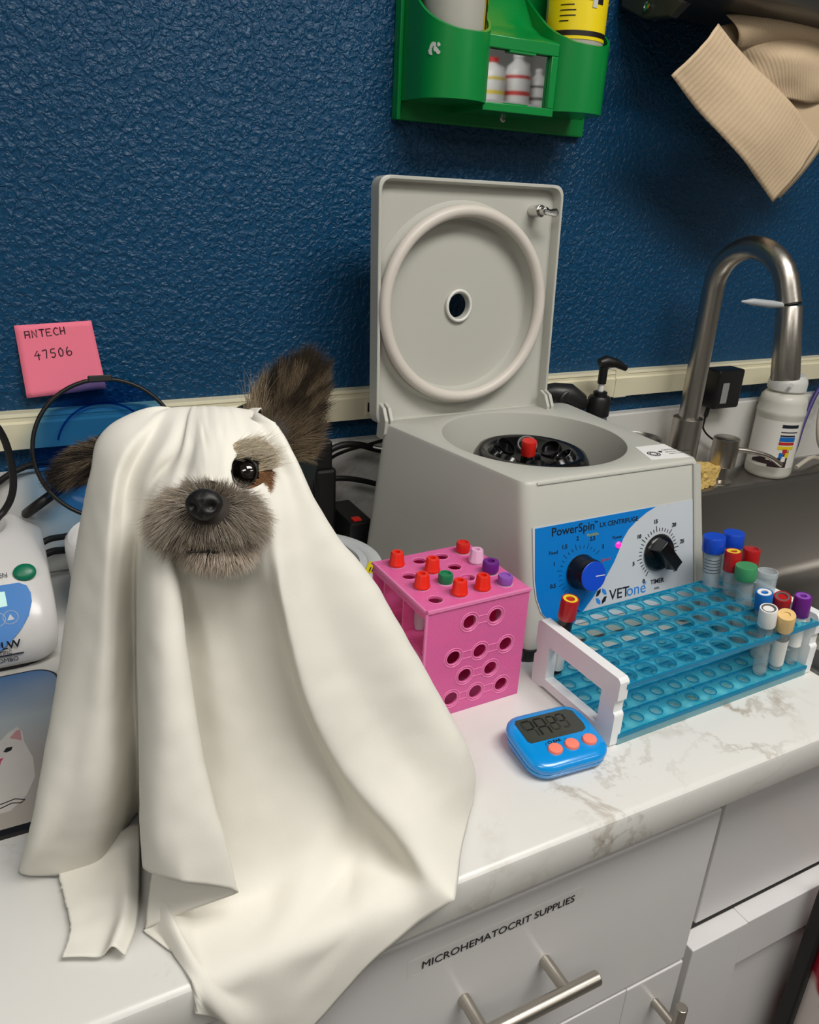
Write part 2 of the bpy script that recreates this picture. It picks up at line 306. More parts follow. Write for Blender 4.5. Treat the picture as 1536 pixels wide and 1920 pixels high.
# ================================================================== CENTRIFUGE (open, grey)
GREY = M('grey_housing_plastic', (186, 186, 178), 0.42, var=0.015, bump=(700, 0.05, 0.0002)); GREYD = M('bowl_grey_plastic', (150, 150, 143), 0.4, var=0.02)
cg = wempty('centrifuge', 'grey bench centrifuge with open lid beside the pink rack', 'centrifuge', (0.51, -0.25, 0))
CX, CY, CRAD = 0.513, -0.231, 0.1015
def quad(z, k, r):
    """housing outline at height z; k = 0 at the base, 1 at the top"""
    B = [(0.417, -0.388), (0.656, -0.3909), (0.658, -0.108), (0.356, -0.118)]; T = [(0.4155, -0.353), (0.6395, -0.3557), (0.646, -0.113), (0.3745, -0.125)]
    return rpoly([(B[i][0]*(1-k)+T[i][0]*k, B[i][1]*(1-k)+T[i][1]*k, z) for i in range(4)], r, es=16)
def shrink(loop, d, z):
    c = Vector((0.51, -0.24, 0)); out = []
    for q in loop:
        v = Vector((q[0]-c.x, q[1]-c.y, 0)); out.append((q[0]-v.x*d/v.length, q[1]-v.y*d/v.length, z))
    return out
top = quad(0.178, 1, 0.014)
loops = [quad(0.012, 0.067, 0.014), quad(0.09, 0.5, 0.014), quad(0.174, 0.978, 0.014), shrink(top, 0.0012, 0.1768), shrink(top, 0.004, 0.178)]
ang = [math.atan2(q[1]-CY, q[0]-CX) for q in top]
for r, z in ((CRAD + 0.0025, 0.178), (CRAD + 0.0006, 0.1772), (CRAD, 0.1755), (CRAD - 0.002, 0.12), (CRAD - 0.006, 0.085), (CRAD - 0.02, 0.075), (0.012, 0.072)):
    loops.append([(CX + r*math.cos(a), CY + r*math.sin(a), z) for a in ang])
MB().loft(loops, True, True).build('housing', GREY, cg, smooth=32)
FO = Vector((0.417, -0.388, 0)); FX = Vector((1, -0.012, 0)).normalized(); FY = Vector((0, 0.035, 0.178)).normalized(); FN = FX.cross(FY)
def FM(s, t, h=0.0): return frame(FO + FX*s + FY*t + FN*h, FX, FY)
# front frame strips and the panel overlay
MB().loft([[(a, t, h) for a, h in ((l, -0.004), (l, 0.0022), (l + 0.0012, 0.003), (r, 0.0018), (r, -0.004))] for t, l, r in ((0.012, 0.2205, 0.2345), (0.177, 0.2100, 0.2200))], True, True, mat=FM(0, 0)).build('corner_column', GREY, cg, smooth=30)
MB().box((0.012, 0.1768, -0.002), (0.2110, 0.1795, 0.0012), FM(0, 0)).build('front_ridge', GREY, cg, smooth=0, bevel=0.0008)
SILV = M('silver_panel_film', (196, 202, 208), 0.35, var=0.01); PBLUE = M('panel_blue_film', (0, 118, 200), 0.38, var=0.02)
ov = [(0.0064, 0.137), (0.2145, 0.139), (0.2145, 0.03), (0.05, 0.03)] 
arc = [(0.0075, 0.085), (0.010, 0.066), (0.016, 0.05), (0.026, 0.039), (0.04, 0.032)]
face = MB().prism([(0.2118, 0.139), (0.0064, 0.137)] + arc + [(0.055, 0.03), (0.2185, 0.03)], 0.0004, 0.0010, FM(0, 0)).build('panel_overlay', SILV, cg, smooth=0)
scurve = [(0.160, 0.1379), (0.148, 0.1335), (0.1348, 0.1264), (0.1245, 0.1190), (0.1174, 0.1100), (0.1125, 0.0990), (0.106, 0.0870), (0.0972, 0.0750), (0.088, 0.0640), (0.0803, 0.0550), (0.070, 0.0450), (0.0600, 0.0360), (0.056, 0.0312)]
MB().prism([(q[0]+0.0014, q[1]-0.0004) for q in [(0.0078, 0.1362)] + arc] + [(q[0], q[1]) for q in scurve[::-1]], 0.0010, 0.0014, FM(0, 0)).build('blue_field', PBLUE, face, smooth=0)
DINK = M('panel_print', (18, 26, 40), 0.5); YINK = M('panel_print_yellow', (170, 170, 30), 0.5); RINK = M('panel_print_red', (190, 60, 50), 0.5); VB = M('logo_blue', (40, 130, 215), 0.5)
text('PowerSpin', 0.0122, DINK, face, FM(0.028, 0.1255, 0.0016), bold=0.00008); text('TM', 0.003, DINK, face, FM(0.0805, 0.1315, 0.0016)); text('LX CENTRIFUGE', 0.0068, DINK, face, FM(0.0870, 0.1265, 0.0016), bold=0.00005)
text('VET', 0.0155, DINK, face, FM(0.101, 0.0475, 0.0012), bold=0.0001); text('one', 0.0175, VB, face, FM(0.1235, 0.0475, 0.0012)); text('®', 0.005, VB, face, FM(0.1465, 0.056, 0.0012))
m = MB()
for k, (dx, dy) in enumerate(((0, 1), (1, 0), (0, -1), (-1, 0))):
    pass
lg1 = MB(); lg2 = MB(); cxl, cyl_ = 0.0905, 0.0535
for k in range(4):
    a0 = k * math.pi / 2; f = lambda r, a: (cxl + r*math.cos(a)*0.85, cyl_ + r*math.sin(a))
    pts = [f(0.0085, a0 + 0.12), f(0.0088, a0 + math.pi/4), f(0.0085, a0 + math.pi/2 - 0.12), f(0.0048, a0 + math.pi/2 - 0.25), f(0.0048, a0 + 0.25)]
    (lg1 if k % 2 else lg2).prism(pts, 0.001, 0.0013, FM(0, 0))
lg1.build('logo_mark', DINK, face, smooth=0); lg2.build('logo_mark', VB, face, smooth=0)
def dial(c, R, labels, a0, a1, n, big, mat, szs=0.0058):
    t = MB()
    for k in range(n + 1):
        a = math.radians(a0 + (a1 - a0) * k / n); L_ = 0.006 if k % big == 0 else 0.0035
        t.box((R, -0.00025, 0.0010), (R + L_, 0.00025, 0.0016), FM(c[0], c[1]) @ Matrix.Rotation(a, 4, 'Z'))
    t.build('dial_scale', mat, face, smooth=0)
    for s, ad in labels:
        a = math.radians(ad); r = R + 0.0115
        text(s, szs, mat, face, FM(c[0] + r*math.cos(a), c[1] + r*math.sin(a) - 0.002, 0.0016), align='CENTER', bold=0.00012)
K1 = (0.064, 0.0845); K2 = (0.1655, 0.0885)
dial(K1, 0.0235, [('0', 235), ('0.5', 195), ('1', 158), ('1.5', 125), ('2', 97), ('2.5', 66), ('3', 38)], 235, 38, 18, 3, DINK)
text('Fixed', 0.005, DINK, face, FM(0.025, 0.1075, 0.0016)); text('Variable', 0.0046, YINK, face, FM(0.0705, 0.1190, 0.0016)); text('Speed', 0.005, RINK, face, FM(0.089, 0.0905, 0.0016))
text('Power', 0.0048, DINK, face, FM(0.1035, 0.1115, 0.0016)); text('SPEED', 0.006, DINK, face, FM(0.055, 0.0405, 0.0016), align='CENTER', bold=0.0001); text('RPM x 1000', 0.0042, DINK, face, FM(0.0575, 0.0345, 0.0016), align='CENTER')
dial(K2, 0.0225, [('0', 236), ('5', 192), ('10', 142), ('15', 98), ('20', 52), ('25', 12), ('30', 318)], 236, -42, 30, 5, DINK)
text('TIMER', 0.0068, DINK, face, FM(0.1655, 0.0545, 0.0012), align='CENTER', bold=0.00015); text('min.', 0.0048, DINK, face, FM(0.1655, 0.0478, 0.0012), align='CENTER')
led = MB().lathe([(0.0034, 0), (0.0034, 0.0012), (0.002, 0.0026), (0.0004, 0.003)], 16, FM(0.1115, 0.1045, 0.001)).build('power_lamp', M('pink_led', (255, 30, 120), 0.3, emit=2.2), cg)
kb = MB().lathe([(0.0175, 0), (0.0178, 0.002), (0.0165, 0.004), (0.016, 0.018), (0.0152, 0.0195)], 40, FM(*K1, 0.0012)).build('speed_knob', M('knob_black_gloss', (12, 12, 14), 0.22), cg)
MB().lathe([(0.0150, 0.0185), (0.0150, 0.0200), (0.0146, 0.0204)], 40, FM(*K1, 0.0012)).build('knob_cap', M('knob_cap_blue', (14, 72, 200), 0.4), kb)
MB().box((0.002, -0.0004, 0.0203), (0.0135, 0.0004, 0.0207), FM(*K1, 0.0012) @ Matrix.Rotation(math.radians(-2), 4, 'Z')).build('pointer_line', WHITEP, kb, smooth=0)
kt = MB(); kt.lathe([(0.0195, 0), (0.0198, 0.002), (0.018, 0.005), (0.0165, 0.006)], 40, FM(*K2, 0.0012))
kt.loft([[( -0.0165, -0.0085, 0.005), (0.019, -0.0075, 0.005), (0.019, 0.0075, 0.005), (-0.0165, 0.0085, 0.005)], [(-0.0155, -0.0068, 0.019), (0.0175, -0.006, 0.019), (0.0175, 0.006, 0.019), (-0.0155, 0.0068, 0.019)]], True, True, mat=FM(*K2, 0.0012) @ Matrix.Rotation(math.radians(-48), 4, 'Z'))
kt = kt.build('timer_knob', MATS['knob_black_gloss'], cg, bevel=0.0008)
MB().box((0.0192, -0.004, 0.0108), (0.0196, -0.002, 0.0165), FM(*K2, 0.0012) @ Matrix.Rotation(math.radians(-48), 4, 'Z')).build('pointer_line', WHITEP, kt, smooth=0)
# seam arc on the left side
seam = smoothpath([(0.3706, -0.1165, 0.1445), (0.3785, -0.156, 0.148), (0.3868, -0.2054, 0.1324), (0.3934, -0.245, 0.106), (0.397, -0.268, 0.082), (0.4, -0.285, 0.055)])
MB().tube([(q.x + 0.0004, q.y, q.z) for q in seam], 0.0011, 6).build('side_seam', M('seam_light_grey', (205, 205, 198), 0.5), cg)
for fx, fy in ((0.425, -0.377), (0.632, -0.378), (0.64, -0.125), (0.37, -0.13)):
    MB().lathe([(0.010, 0), (0.011, 0.002), (0.011, 0.013)], 20, Matrix.Translation((fx, fy, 0))).build('foot', BLACK, cg)
MB().box((0.4145, -0.3845, 0.0005), (0.436, -0.362, 0.0125)).build('corner_foot', BLACK, cg, smooth=0, bevel=0.001)
# sticker on the top
st = MB().add([(0.5835, -0.3405, 0.1784), (0.632, -0.3475, 0.1784), (0.638, -0.303, 0.1784), (0.5975, -0.3015, 0.1784), (0.5835, -0.3405, 0.178), (0.632, -0.3475, 0.178), (0.638, -0.303, 0.178), (0.5975, -0.3015, 0.178)], [(0,1,2,3), (7,6,5,4), (0,4,5,1), (1,5,6,2), (2,6,7,3), (3,7,4,0)]).build('sticker', M('white_sticker', (232, 232, 230), 0.5, var=0.01), cg, smooth=0)
m = MB()
for r in (0.0035, 0.006):
    for k in range(24):
        a = 2*math.pi*k/24; m.box((r, -0.0005, 0), (r+0.0012, 0.0005, 0.0003), Matrix.Translation((0.6, -0.3275, 0.17845)) @ Matrix.Rotation(a, 4, 'Z'))
m.lathe([(0.0022, 0), (0.0022, 0.0003)], 12, Matrix.Translation((0.6125, -0.324, 0.17845)))
m.build('sticker_print', DINK, st, smooth=0)
for k, (tx, sz) in enumerate((('CAUTION', 0.0042), ('Balance load before spinning', 0.0028), ('Keep lid closed', 0.0028))):
    text(tx, sz, DINK, st, frame((0.6175, -0.3215 - 0.0058*k, 0.17845), (1, -0.1, 0), (0.1, 1, 0)))
# lid
lo = Vector((0.3695, -0.125, 0.176)); LX = Vector((1, 0.005, 0)).normalized(); LY = Vector((0, 0.014, 0.26)).normalized(); LN = LX.cross(LY)
LF = frame(lo, LX, LY); LW, LH = 0.2395, 0.262
m = MB()
outer = [tuple(q) for q in rpoly([(LW, LH, 0), (0, LH, 0), (0, -0.004, 0), (LW, -0.004, 0)], 0.014, es=26)]
def lz(loop, z, ins=0): return [(LW/2 + (x - LW/2) * (1 - ins/(LW/2)), LH/2 + (y - LH/2) * (1 - ins/(LH/2)), z) for x, y, _ in loop]
cxy = (0.1115, 0.127); ang2 = [math.atan2(y - cxy[1], x - cxy[0]) for x, y, _ in outer]
lp = [lz(outer, -0.022, 0.003), lz(outer, -0.019), lz(outer, 0.0), lz(outer, 0.0006, 0.0007), lz(outer, 0.0006, 0.0032), lz(outer, -0.001, 0.0042), lz(outer, -0.012, 0.0055)]
for r, z in ((0.118, -0.012), (0.1145, -0.0125), (0.1105, -0.008), (0.106, -0.0075), (0.1035, -0.004), (0.101, -0.002), (0.0985, -0.004), (0.0965, -0.014), (0.0945, -0.0165), (0.018, -0.0165), (0.0165, -0.0135), (0.0145, -0.013), (0.0138, -0.0145), (0.0138, -0.022)):
    c = [(max(0.0065, min(LW-0.0065, cxy[0] + r*math.cos(a))), max(0.001, min(LH-0.006, cxy[1] + r*math.sin(a))), z) for a in ang2]; lp.append(c)
lp.append(lp[0])
lid = MB().loft(lp, mat=LF).build('lid', GREY, cg, smooth=38)
gk = M('gasket_offwhite', (212, 205, 196), 0.42, var=0.03)
pth = [LF @ Vector((cxy[0] + 0.1035*math.cos(t), cxy[1] + 0.1035*math.sin(t), 0.0015)) for t in [2*math.pi*k/72 - math.pi/2 + 0.01 for k in range(72)]] 
MB().tube(pth + [pth[0]], 0.0068, 14).build('gasket', gk, lid, smooth=60)
MB().tube([LF @ Vector((cxy[0] + 0.0158*math.cos(2*math.pi*k/32), cxy[1] + 0.0170*math.sin(2*math.pi*k/32), -0.0135)) for k in range(33)], 0.0019, 8).build('sight_ring', M('sight_ring_pale', (222, 222, 216), 0.4), lid, smooth=60)
m = MB(); m.cyl(LF @ Vector((0.2045, 0.233, -0.012)), LF @ Vector((0.2045, 0.233, 0.006)), 0.0068, n=20); m.cyl(LF @ Vector((0.2045, 0.233, 0.006)), LF @ Vector((0.2045, 0.233, 0.016)), 0.0045, n=16); m.tube([LF @ Vector((0.2035, 0.233, 0.014)), LF @ Vector((0.209, 0.2315, 0.016)), LF @ Vector((0.217, 0.2315, 0.0165)), LF @ Vector((0.2195, 0.2315, 0.0165))], [0.004, 0.0035, 0.0052, 0.003], 10)
m.build('latch_pin', CHROME, lid, bevel=0.0006)
for hx in (0.0035, 0.2285):
    for dx in (0, 0.0065):
        pts = [(0.158, -0.118), (0.158, -0.131), (0.166, -0.139), (0.182, -0.141), (0.195, -0.133), (0.199, -0.122)]
        MB().loft([[(0.3695 + hx + dx + e, y, z) for z, y in pts] for e in (0, 0.0045)], True, True).build('hinge_lug', GREY, cg, smooth=0, bevel=0.001)
# rotor with cups
RBLK = M('rotor_black_gloss', (10, 10, 12), 0.2, spec=0.6)
RZ_ = 0.013
rt = MB().lathe([(0.012, 0.085), (0.052, 0.088), (0.072, 0.108 + RZ_), (0.0715, 0.120 + RZ_), (0.064, 0.142 + RZ_), (0.060, 0.1485 + RZ_), (0.055, 0.150 + RZ_), (0.050, 0.147 + RZ_), (0.028, 0.136 + RZ_), (0.012, 0.135 + RZ_), (0.010, 0.144 + RZ_), (0.0005, 0.146 + RZ_)], 64, Matrix.Translation((CX, CY, 0))).build('rotor', RBLK, cg, smooth=50)
NC = 8
for k in range(NC):
    a = math.radians(62 + 360*k/NC); d = Vector((math.cos(a), math.sin(a), 0)); tilt = Vector((-0.62*d.x, -0.62*d.y, 0.785)); c0 = Vector((CX, CY, 0.1385 + RZ_)) + d*0.0405
    fr = frame(c0, tilt.orthogonal(), tilt.cross(tilt.orthogonal()))
    MB().lathe([(0.0118, -0.022), (0.0118, 0.0075), (0.0114, 0.0083), (0.0102, 0.0083), (0.0098, 0.0075), (0.0096, -0.014), (0.0005, -0.0145)], 28, fr).build('tube_cup', (M('cup_rim_grey', (120, 120, 120), 0.3) if k == 0 else RBLK), rt, smooth=40)
MB().box((-0.011, -0.002, -0.0085), (0.011, 0.002, 0.0085), Matrix.Translation((CX - 0.004, CY - 0.0705, 0.1385)) @ Matrix.Rotation(-0.3, 4, 'X')).build('paper_tab', M('white_tab', (225, 224, 220), 0.6), rt, smooth=0)

# ================================================================== TUBES AND VIALS
GLASS = clear('clear_tube_plastic', (246, 249, 249), 0.84, 0.06, (232, 238, 240)); FROST = clear('frosted_tube_plastic', (240, 245, 247), 0.66, 0.2, (232, 238, 242)); BLOOD = M('dark_blood', (30, 6, 6), 0.25)
def cmat(name, c, r=0.35): return M('cap_' + name, c, r, var=0.03)
def tube_between(p0, p1, r, capc, topc, label, grp, name='blood_tube', cap_len=0.021, cap_r=None, ribs=0, body=None, content=None, hole=0.45, holec=None, dark=None, graduations=False):
    """p0 = bottom tip, p1 = centre of the cap top"""
    p0, p1 = Vector(p0), Vector(p1); ax = (p1 - p0); L_ = ax.length; fr = frame(p0, ax.orthogonal(), ax.cross(ax.orthogonal())); cap_r = cap_r or r * 1.22
    fr = fr
    rootm = fr; o = empty(name, label, 'tube' if name != 'sample_vial' else 'vial', p0, 0, grp); WROOT.add(o.name)
    zt = L_ - cap_len
    MB().lathe([(0.0006, 0), (r*0.55, r*0.25), (r*0.86, r*0.62), (r, r*1.1), (r, zt + 0.006), (r*0.88, zt + 0.006), (r*0.88, r*1.1), (0.0006, r*0.5)], 20, fr).build('tube_body', body or GLASS, o, smooth=40)
    if content: MB().lathe([(0.0006, r*0.3), (r*0.7, r*0.6), (r*0.85, r*1.1), (r*0.85, content[1]*L_), (0.0006, content[1]*L_)], 16, fr).build('contents', content[0], o)
    if dark: MB().lathe([(r*1.01, dark[1]*L_), (r*1.01, dark[2]*L_)], 20, fr, False, False).build('paper_label', dark[0], o)
    if graduations:
        m_ = MB()
        for k in range(5):
            z = zt - 0.008 - 0.0035*k
            m_.lathe([(r*1.012, z), (r*1.012, z + 0.0006)], 20, fr, False, False)
        m_.build('graduation_marks', DINK, o)
    n = 24; cr = cap_r
    prof = [(cr*0.97, zt), (cr, zt + 0.001), (cr, L_ - 0.0012), (cr*0.94, L_)]
    if hole: prof += [(cr*0.80, L_), (cr*0.74, L_ - 0.0012)]
    cap = MB(); loops = []
    for rr, z in prof: loops.append([(rr*(1 + (0.025 if ribs and i % 2 else 0))*math.cos(2*math.pi*i/n), rr*(1 + (0.025 if ribs and i % 2 else 0))*math.sin(2*math.pi*i/n), z) for i in range(n)])
    cap.loft(loops, True, True, mat=fr); cp_ = cap.build('cap', capc, o, smooth=40)
    if hole:
        MB().lathe([(cr*0.86, L_ - 0.0018), (cr*0.85, L_ - 0.0001), (cr*hole*1.02, L_ - 0.0001), (cr*hole, L_ - 0.004), (0.0004, L_ - 0.004)], 20, fr, False, True).build('stopper', topc, cp_, smooth=40)
        if holec: MB().lathe([(cr*hole*0.97, L_ - 0.0036), (0.0004, L_ - 0.0034)], 16, fr, False, True).build('stopper_well', holec, cp_)
    return o
RED = cmat('red', (206, 34, 26)); DRED = cmat('dark_red', (172, 22, 26)); YEL = cmat('yellow', (226, 200, 40)); GRN = cmat('green', (18, 120, 76)); SGRN = cmat('soft_green', (60, 140, 92)); BLU = cmat('blue', (16, 70, 190)); CBLU = cmat('mid_blue', (24, 104, 184)); WHT = cmat('white', (228, 228, 226)); PUR = cmat('purple', (104, 30, 128)); LPUR = cmat('lilac', (140, 84, 178)); PINKC = cmat('pale_pink', (226, 172, 206)); CRM = cmat('cream', (226, 190, 128)); DGR = cmat('grey_stopper', (96, 92, 92)); BLK2 = cmat('black_stopper', (24, 22, 22)); VRED = cmat('bright_red', (226, 36, 18))
# the tube in the rotor
tube_between((0.5119,-0.2261,0.1025), (0.5059,-0.2341,0.1745), 0.0062, RED, RED, 'red-capped tube standing in the centrifuge rotor', 'loose tubes', cap_len=0.017, cap_r=0.0084, hole=0, body=BLOOD)

# ================================================================== BLUE TUBE RACK
def holed(m, us, vs, u0, u1, v0, v1, z0, z1, r, n=16, mat=None):
    """plate u0..u1 x v0..v1 with round holes at the grid us x vs (real openings with walls)"""
    ue = [u0] + [(us[i] + us[i+1]) / 2 for i in range(len(us) - 1)] + [u1]; ve = [v0] + [(vs[i] + vs[i+1]) / 2 for i in range(len(vs) - 1)] + [v1]
    for i, u in enumerate(us):
        for j, v in enumerate(vs):
            sq = []; ci = []
            for k in range(n):
                a = 2*math.pi*k/n + math.pi/4*0; c, s_ = math.cos(a), math.sin(a); q = max(abs(c), abs(s_)); ex, ey = c/q, s_/q
                x = u + (ex * (ue[i+1] - u) if ex > 0 else ex * (u - ue[i])); y = v + (ey * (ve[j+1] - v) if ey > 0 else ey * (v - ve[j]))
                sq.append((x, y)); ci.append((u + r*c, v + r*s_))
            m.loft([[(x, y, z1) for x, y in sq], [(x, y, z1) for x, y in ci], [(x, y, z0) for x, y in ci], [(x, y, z0) for x, y in sq]], mat=mat)
    m.add([(u0,v0,z0),(u1,v0,z0),(u1,v1,z0),(u0,v1,z0),(u0,v0,z1),(u1,v0,z1),(u1,v1,z1),(u0,v1,z1)], [(0,1,5,4),(1,2,6,5),(2,3,7,6),(3,0,4,7)], mat)
RBLUE = clear('clear_blue_acrylic', (178, 235, 244), 0.78, 0.1, (104, 214, 236)); RBLUE2 = clear('clear_blue_edge', (84, 196, 222), 0.55, 0.1, (26, 160, 202))
RZ = math.radians(1.6); rk = empty('tube_rack', 'clear blue tube rack with white ends in front of the centrifuge', 'rack', (0.4125, -0.519, 0), RZ)
US = [0.0135 + 0.0228*i for i in range(11)]; VS = [0.0115 + 0.0212*j for j in range(5)]; RL, RW = 0.2555, 0.108
for nm, z0, z1, hr in (('top_shelf', 0.0575, 0.0605, 0.0088), ('lower_shelf', 0.008, 0.0105, 0.0058)):
    m = MB(); holed(m, US, VS, 0.004, RL - 0.004, 0.0005, RW - 0.0005, z0, z1, hr, 20); sh = m.build(nm, RBLUE, rk, smooth=40)
    e = MB()
    for v in [0.0] + [(VS[j] + VS[j+1]) / 2 for j in range(4)] + [RW]:
        e.box((0.004, v - 0.0008, z0 - 0.001), (RL - 0.004, v + 0.0008, z1 + 0.0006))
    e.build('shelf_rib', RBLUE2, sh, smooth=0)
    rg = MB()
    for u in US:
        for v in VS: rg.tube([(u + (hr+0.0003)*math.cos(2*math.pi*k/20), v + (hr+0.0003)*math.sin(2*math.pi*k/20), z1) for k in range(21)], 0.0005, 5, False)
    tag(rg.build('hole_rims', RBLUE2, sh, smooth=60), kind='stuff')
MB().box((0.004, -0.0005, 0.0), (RL - 0.004, 0.0012, 0.008)).build('skirt', clear('pale_blue_skirt', (190, 226, 232), 0.6, 0.2, (170, 214, 222)), rk, smooth=0)
WEND = M('white_rack_end', (232, 233, 234), 0.35, sss=0.0, var=0.01)
def rack_end(x0, x1):
    out = [(0.0, 0.0), (0.012, 0.0), (0.014, 0.003), (RW - 0.014, 0.003), (RW - 0.012, 0.0), (RW, 0.0), (RW, 0.030), (RW - 0.0025, 0.032), (RW - 0.0025, 0.040), (RW, 0.042), (RW, 0.0645), (RW - 0.003, 0.067), (0.003, 0.067), (0.0, 0.0645), (0.0, 0.046), (0.0025, 0.044), (0.0025, 0.034), (0.0, 0.032)]
    win = [(0.019, 0.012), (RW - 0.019, 0.012), (RW - 0.019, 0.0465), (0.019, 0.0465)]
    # frame around a handle window: triangulated ring made by two lofts
    m = MB()
    def ring(pts, nn=72):
        c = Vector((RW/2, 0.0325)); per = []
        P = [Vector(q) for q in pts]; segs = []
        for k in range(nn):
            a = 2*math.pi*k/nn; d = Vector((math.cos(a)*1.6, math.sin(a))).normalized(); best = None
            for i in range(len(P)):
                p_, q_ = P[i] - c, P[(i+1) % len(P)] - c; e = q_ - p_; den = d.x*e.y - d.y*e.x
                if abs(den) < 1e-12: continue
                t = (p_.x*e.y - p_.y*e.x) / den; s_ = (p_.x*d.y - p_.y*d.x) / den
                if t > 0 and -1e-9 <= s_ <= 1 + 1e-9 and (best is None or t > best): best = t
            per.append((c.x + d.x*best, c.y + d.y*best))
        return per
    A, B = ring(out, 144), ring(win, 144)
    m.loft([[(x0, y, z) for y, z in A], [(x1, y, z) for y, z in A], [(x1, y, z) for y, z in B], [(x0, y, z) for y, z in B], [(x0, y, z) for y, z in A]])
    return m.build('end_panel', WEND, rk, smooth=30)
rack_end(-0.004, 0.006); rack_end(RL - 0.006, RL + 0.004)
RM = Matrix.Translation((0.4125, -0.519, 0)) @ Matrix.Rotation(RZ, 4, 'Z')
def hole(i, j, z=0.0085): return tuple(RM @ Vector((US[i], VS[j], z)))
G2 = 'blood tubes in the blue rack'
LBL = M('tube_label_white', (226, 226, 222), 0.5, var=0.02)
tube_between(hole(0, 4), (0.4217,-0.4310,0.0945), 0.0066, DRED, YEL, 'red tube with yellow ring stopper alone at the white handle end', G2, hole=0.5, holec=BLK2, body=BLOOD, dark=(LBL, 0.1, 0.55), ribs=1)
tube_between(hole(9, 4), (0.6202,-0.4085,0.1140), 0.0088, BLU, BLU, 'large clear tube with blue screw cap nearest the centrifuge, graduated', G2, cap_len=0.0165, cap_r=0.0112, hole=0, body=FROST, graduations=True)
tube_between(hole(10, 4), (0.6480,-0.4091,0.1140), 0.0085, BLU, BLU, 'blue screw-capped tube standing behind the other blue-capped one', G2, cap_len=0.0155, cap_r=0.0108, hole=0, body=FROST)
tube_between(hole(9, 3), (0.6256,-0.4304,0.1060), 0.0068, DRED, YEL, 'red tube with yellow ring stopper among the crowd near the sink', G2, hole=0.42, holec=BLK2)
tube_between(hole(10, 3), (0.6484,-0.4339,0.1060), 0.0068, DRED, DGR, 'dark red tube with grey hollow stopper nearest the sink basin', G2, hole=0.75, holec=BLK2, cap_len=0.02)
tube_between(hole(9, 2), (0.6222,-0.4508,0.1000), 0.0084, SGRN, SGRN, 'wide clear tube with soft green screw cap', G2, cap_len=0.0145, cap_r=0.0105, hole=0, body=GLASS)
tube_between(hole(10, 2), (0.6520,-0.4547,0.0880), 0.0098, GLASS, GLASS, 'wide empty clear tube without cap behind the green cap', G2, cap_len=0.004, cap_r=0.0102, hole=0, body=FROST)
tube_between(hole(9, 1), (0.6175,-0.4800,0.0860), 0.0066, CBLU, WHT, 'tube with blue cap and white ring stopper', G2, hole=0.42, holec=BLK2, cap_len=0.018)
tube_between(hole(10, 1), (0.6307,-0.4905,0.0840), 0.0066, DRED, DGR, 'tube with dark red cap and dark hollow well beside the purple one', G2, hole=0.55, holec=BLK2, cap_len=0.018)
tube_between(hole(10, 0), (0.6474,-0.5000,0.0860), 0.0066, PUR, LPUR, 'purple-capped tube at the far white end of the rack', G2, hole=0.4, holec=DGR, cap_len=0.021, dark=(LBL, 0.3, 0.72))
tube_between(hole(8, 0), (0.5911,-0.5062,0.0880), 0.0066, WHT, DGR, 'clear tube with white cap leaning in the front row', G2, hole=0.62, holec=BLK2, cap_len=0.019)
tube_between(hole(9, 0), (0.6058,-0.5153,0.0830), 0.0066, CRM, CRM, 'tube with cream cap at the front of the blue rack', G2, hole=0.4, holec=BLK2, cap_len=0.019, dark=(LBL, 0.15, 0.6))

# ================================================================== PINK CUBE RACK
PINK = clear('pink_translucent_plastic', (250, 120, 190), 0.36, 0.28, (246, 122, 190)); PINKR = clear('pink_rim_plastic', (252, 160, 208), 0.3, 0.25, (250, 150, 206))
PZ = math.radians(1.5); pk = empty('pink_tube_rack', 'translucent pink cube rack holding small capped vials', 'rack', (0.277, -0.427, 0), PZ)
PU = [0.0165 + 0.0235*i for i in range(4)]; PV = [0.0150 + 0.0230*j for j in range(4)]; PW, PD, PH = 0.1035, 0.099, 0.110
m = MB(); holed(m, PU, PV, 0, PW, 0, PD, PH - 0.0022, PH, 0.0062, 16); tp = m.build('top_plate', PINK, pk, smooth=40)
def rims(parent, pts, r, z, axis):
    m = MB()
    for a, c in pts:
        m.tube([((a + r*math.cos(t), c + r*math.sin(t), z) if axis == 'z' else (a + r*math.cos(t), z, c + r*math.sin(t))) for t in [2*math.pi*k/24 for k in range(25)]], 0.0006, 5, False)
    return m.build('hole_rim', PINKR, parent, smooth=60)
rims(tp, [(u, v) for u in PU for v in PV], 0.0068, PH, 'z')
# front: grid plate with staggered round openings
fh = [(0.0428, 0.0905), (0.069, 0.0905), (0.0294, 0.0585), (0.0561, 0.0585), (0.0833, 0.0585), (0.0424, 0.0372), (0.0694, 0.0372), (0.0300, 0.0165), (0.0555, 0.0165), (0.0831, 0.0165)]
def staggered(z_off, y0, y1):
    m = MB(); MT = Matrix(((1,0,0,0),(0,0,-1,0),(0,1,0,0),(0,0,0,1)))
    rows = [(0.0, 0.027, [0.0300, 0.0555, 0.0831], 0.0165), (0.027, 0.048, [0.0424, 0.0694], 0.0372), (0.048, 0.0735, [0.0294, 0.0561, 0.0833], 0.0585), (0.0735, PH - 0.0022, [0.0428, 0.069], 0.0905)]
    for za, zb, us, zc in rows: holed(m, us, [zc], 0, PW, za, zb, -y1, -y0, 0.0068, 24, MT)
    return m
fp = staggered(0, 0.0, 0.002).build('front_plate', PINK, pk, smooth=40)
rims(fp, fh, 0.0092, 0.0, 'y'); rims(fp, fh, 0.0070, 0.0, 'y')
for a, c in ((0, 1), (2, 3), (3, 4), (5, 6), (7, 8), (8, 9)):
    for s_ in (-0.0035, 0.0035): MB().tube([(fh[a][0] + 0.0085, 0, fh[a][1] + s_), (fh[c][0] - 0.0085, 0, fh[c][1] + s_)], 0.0005, 5).build('link_ridge', PINKR, fp)
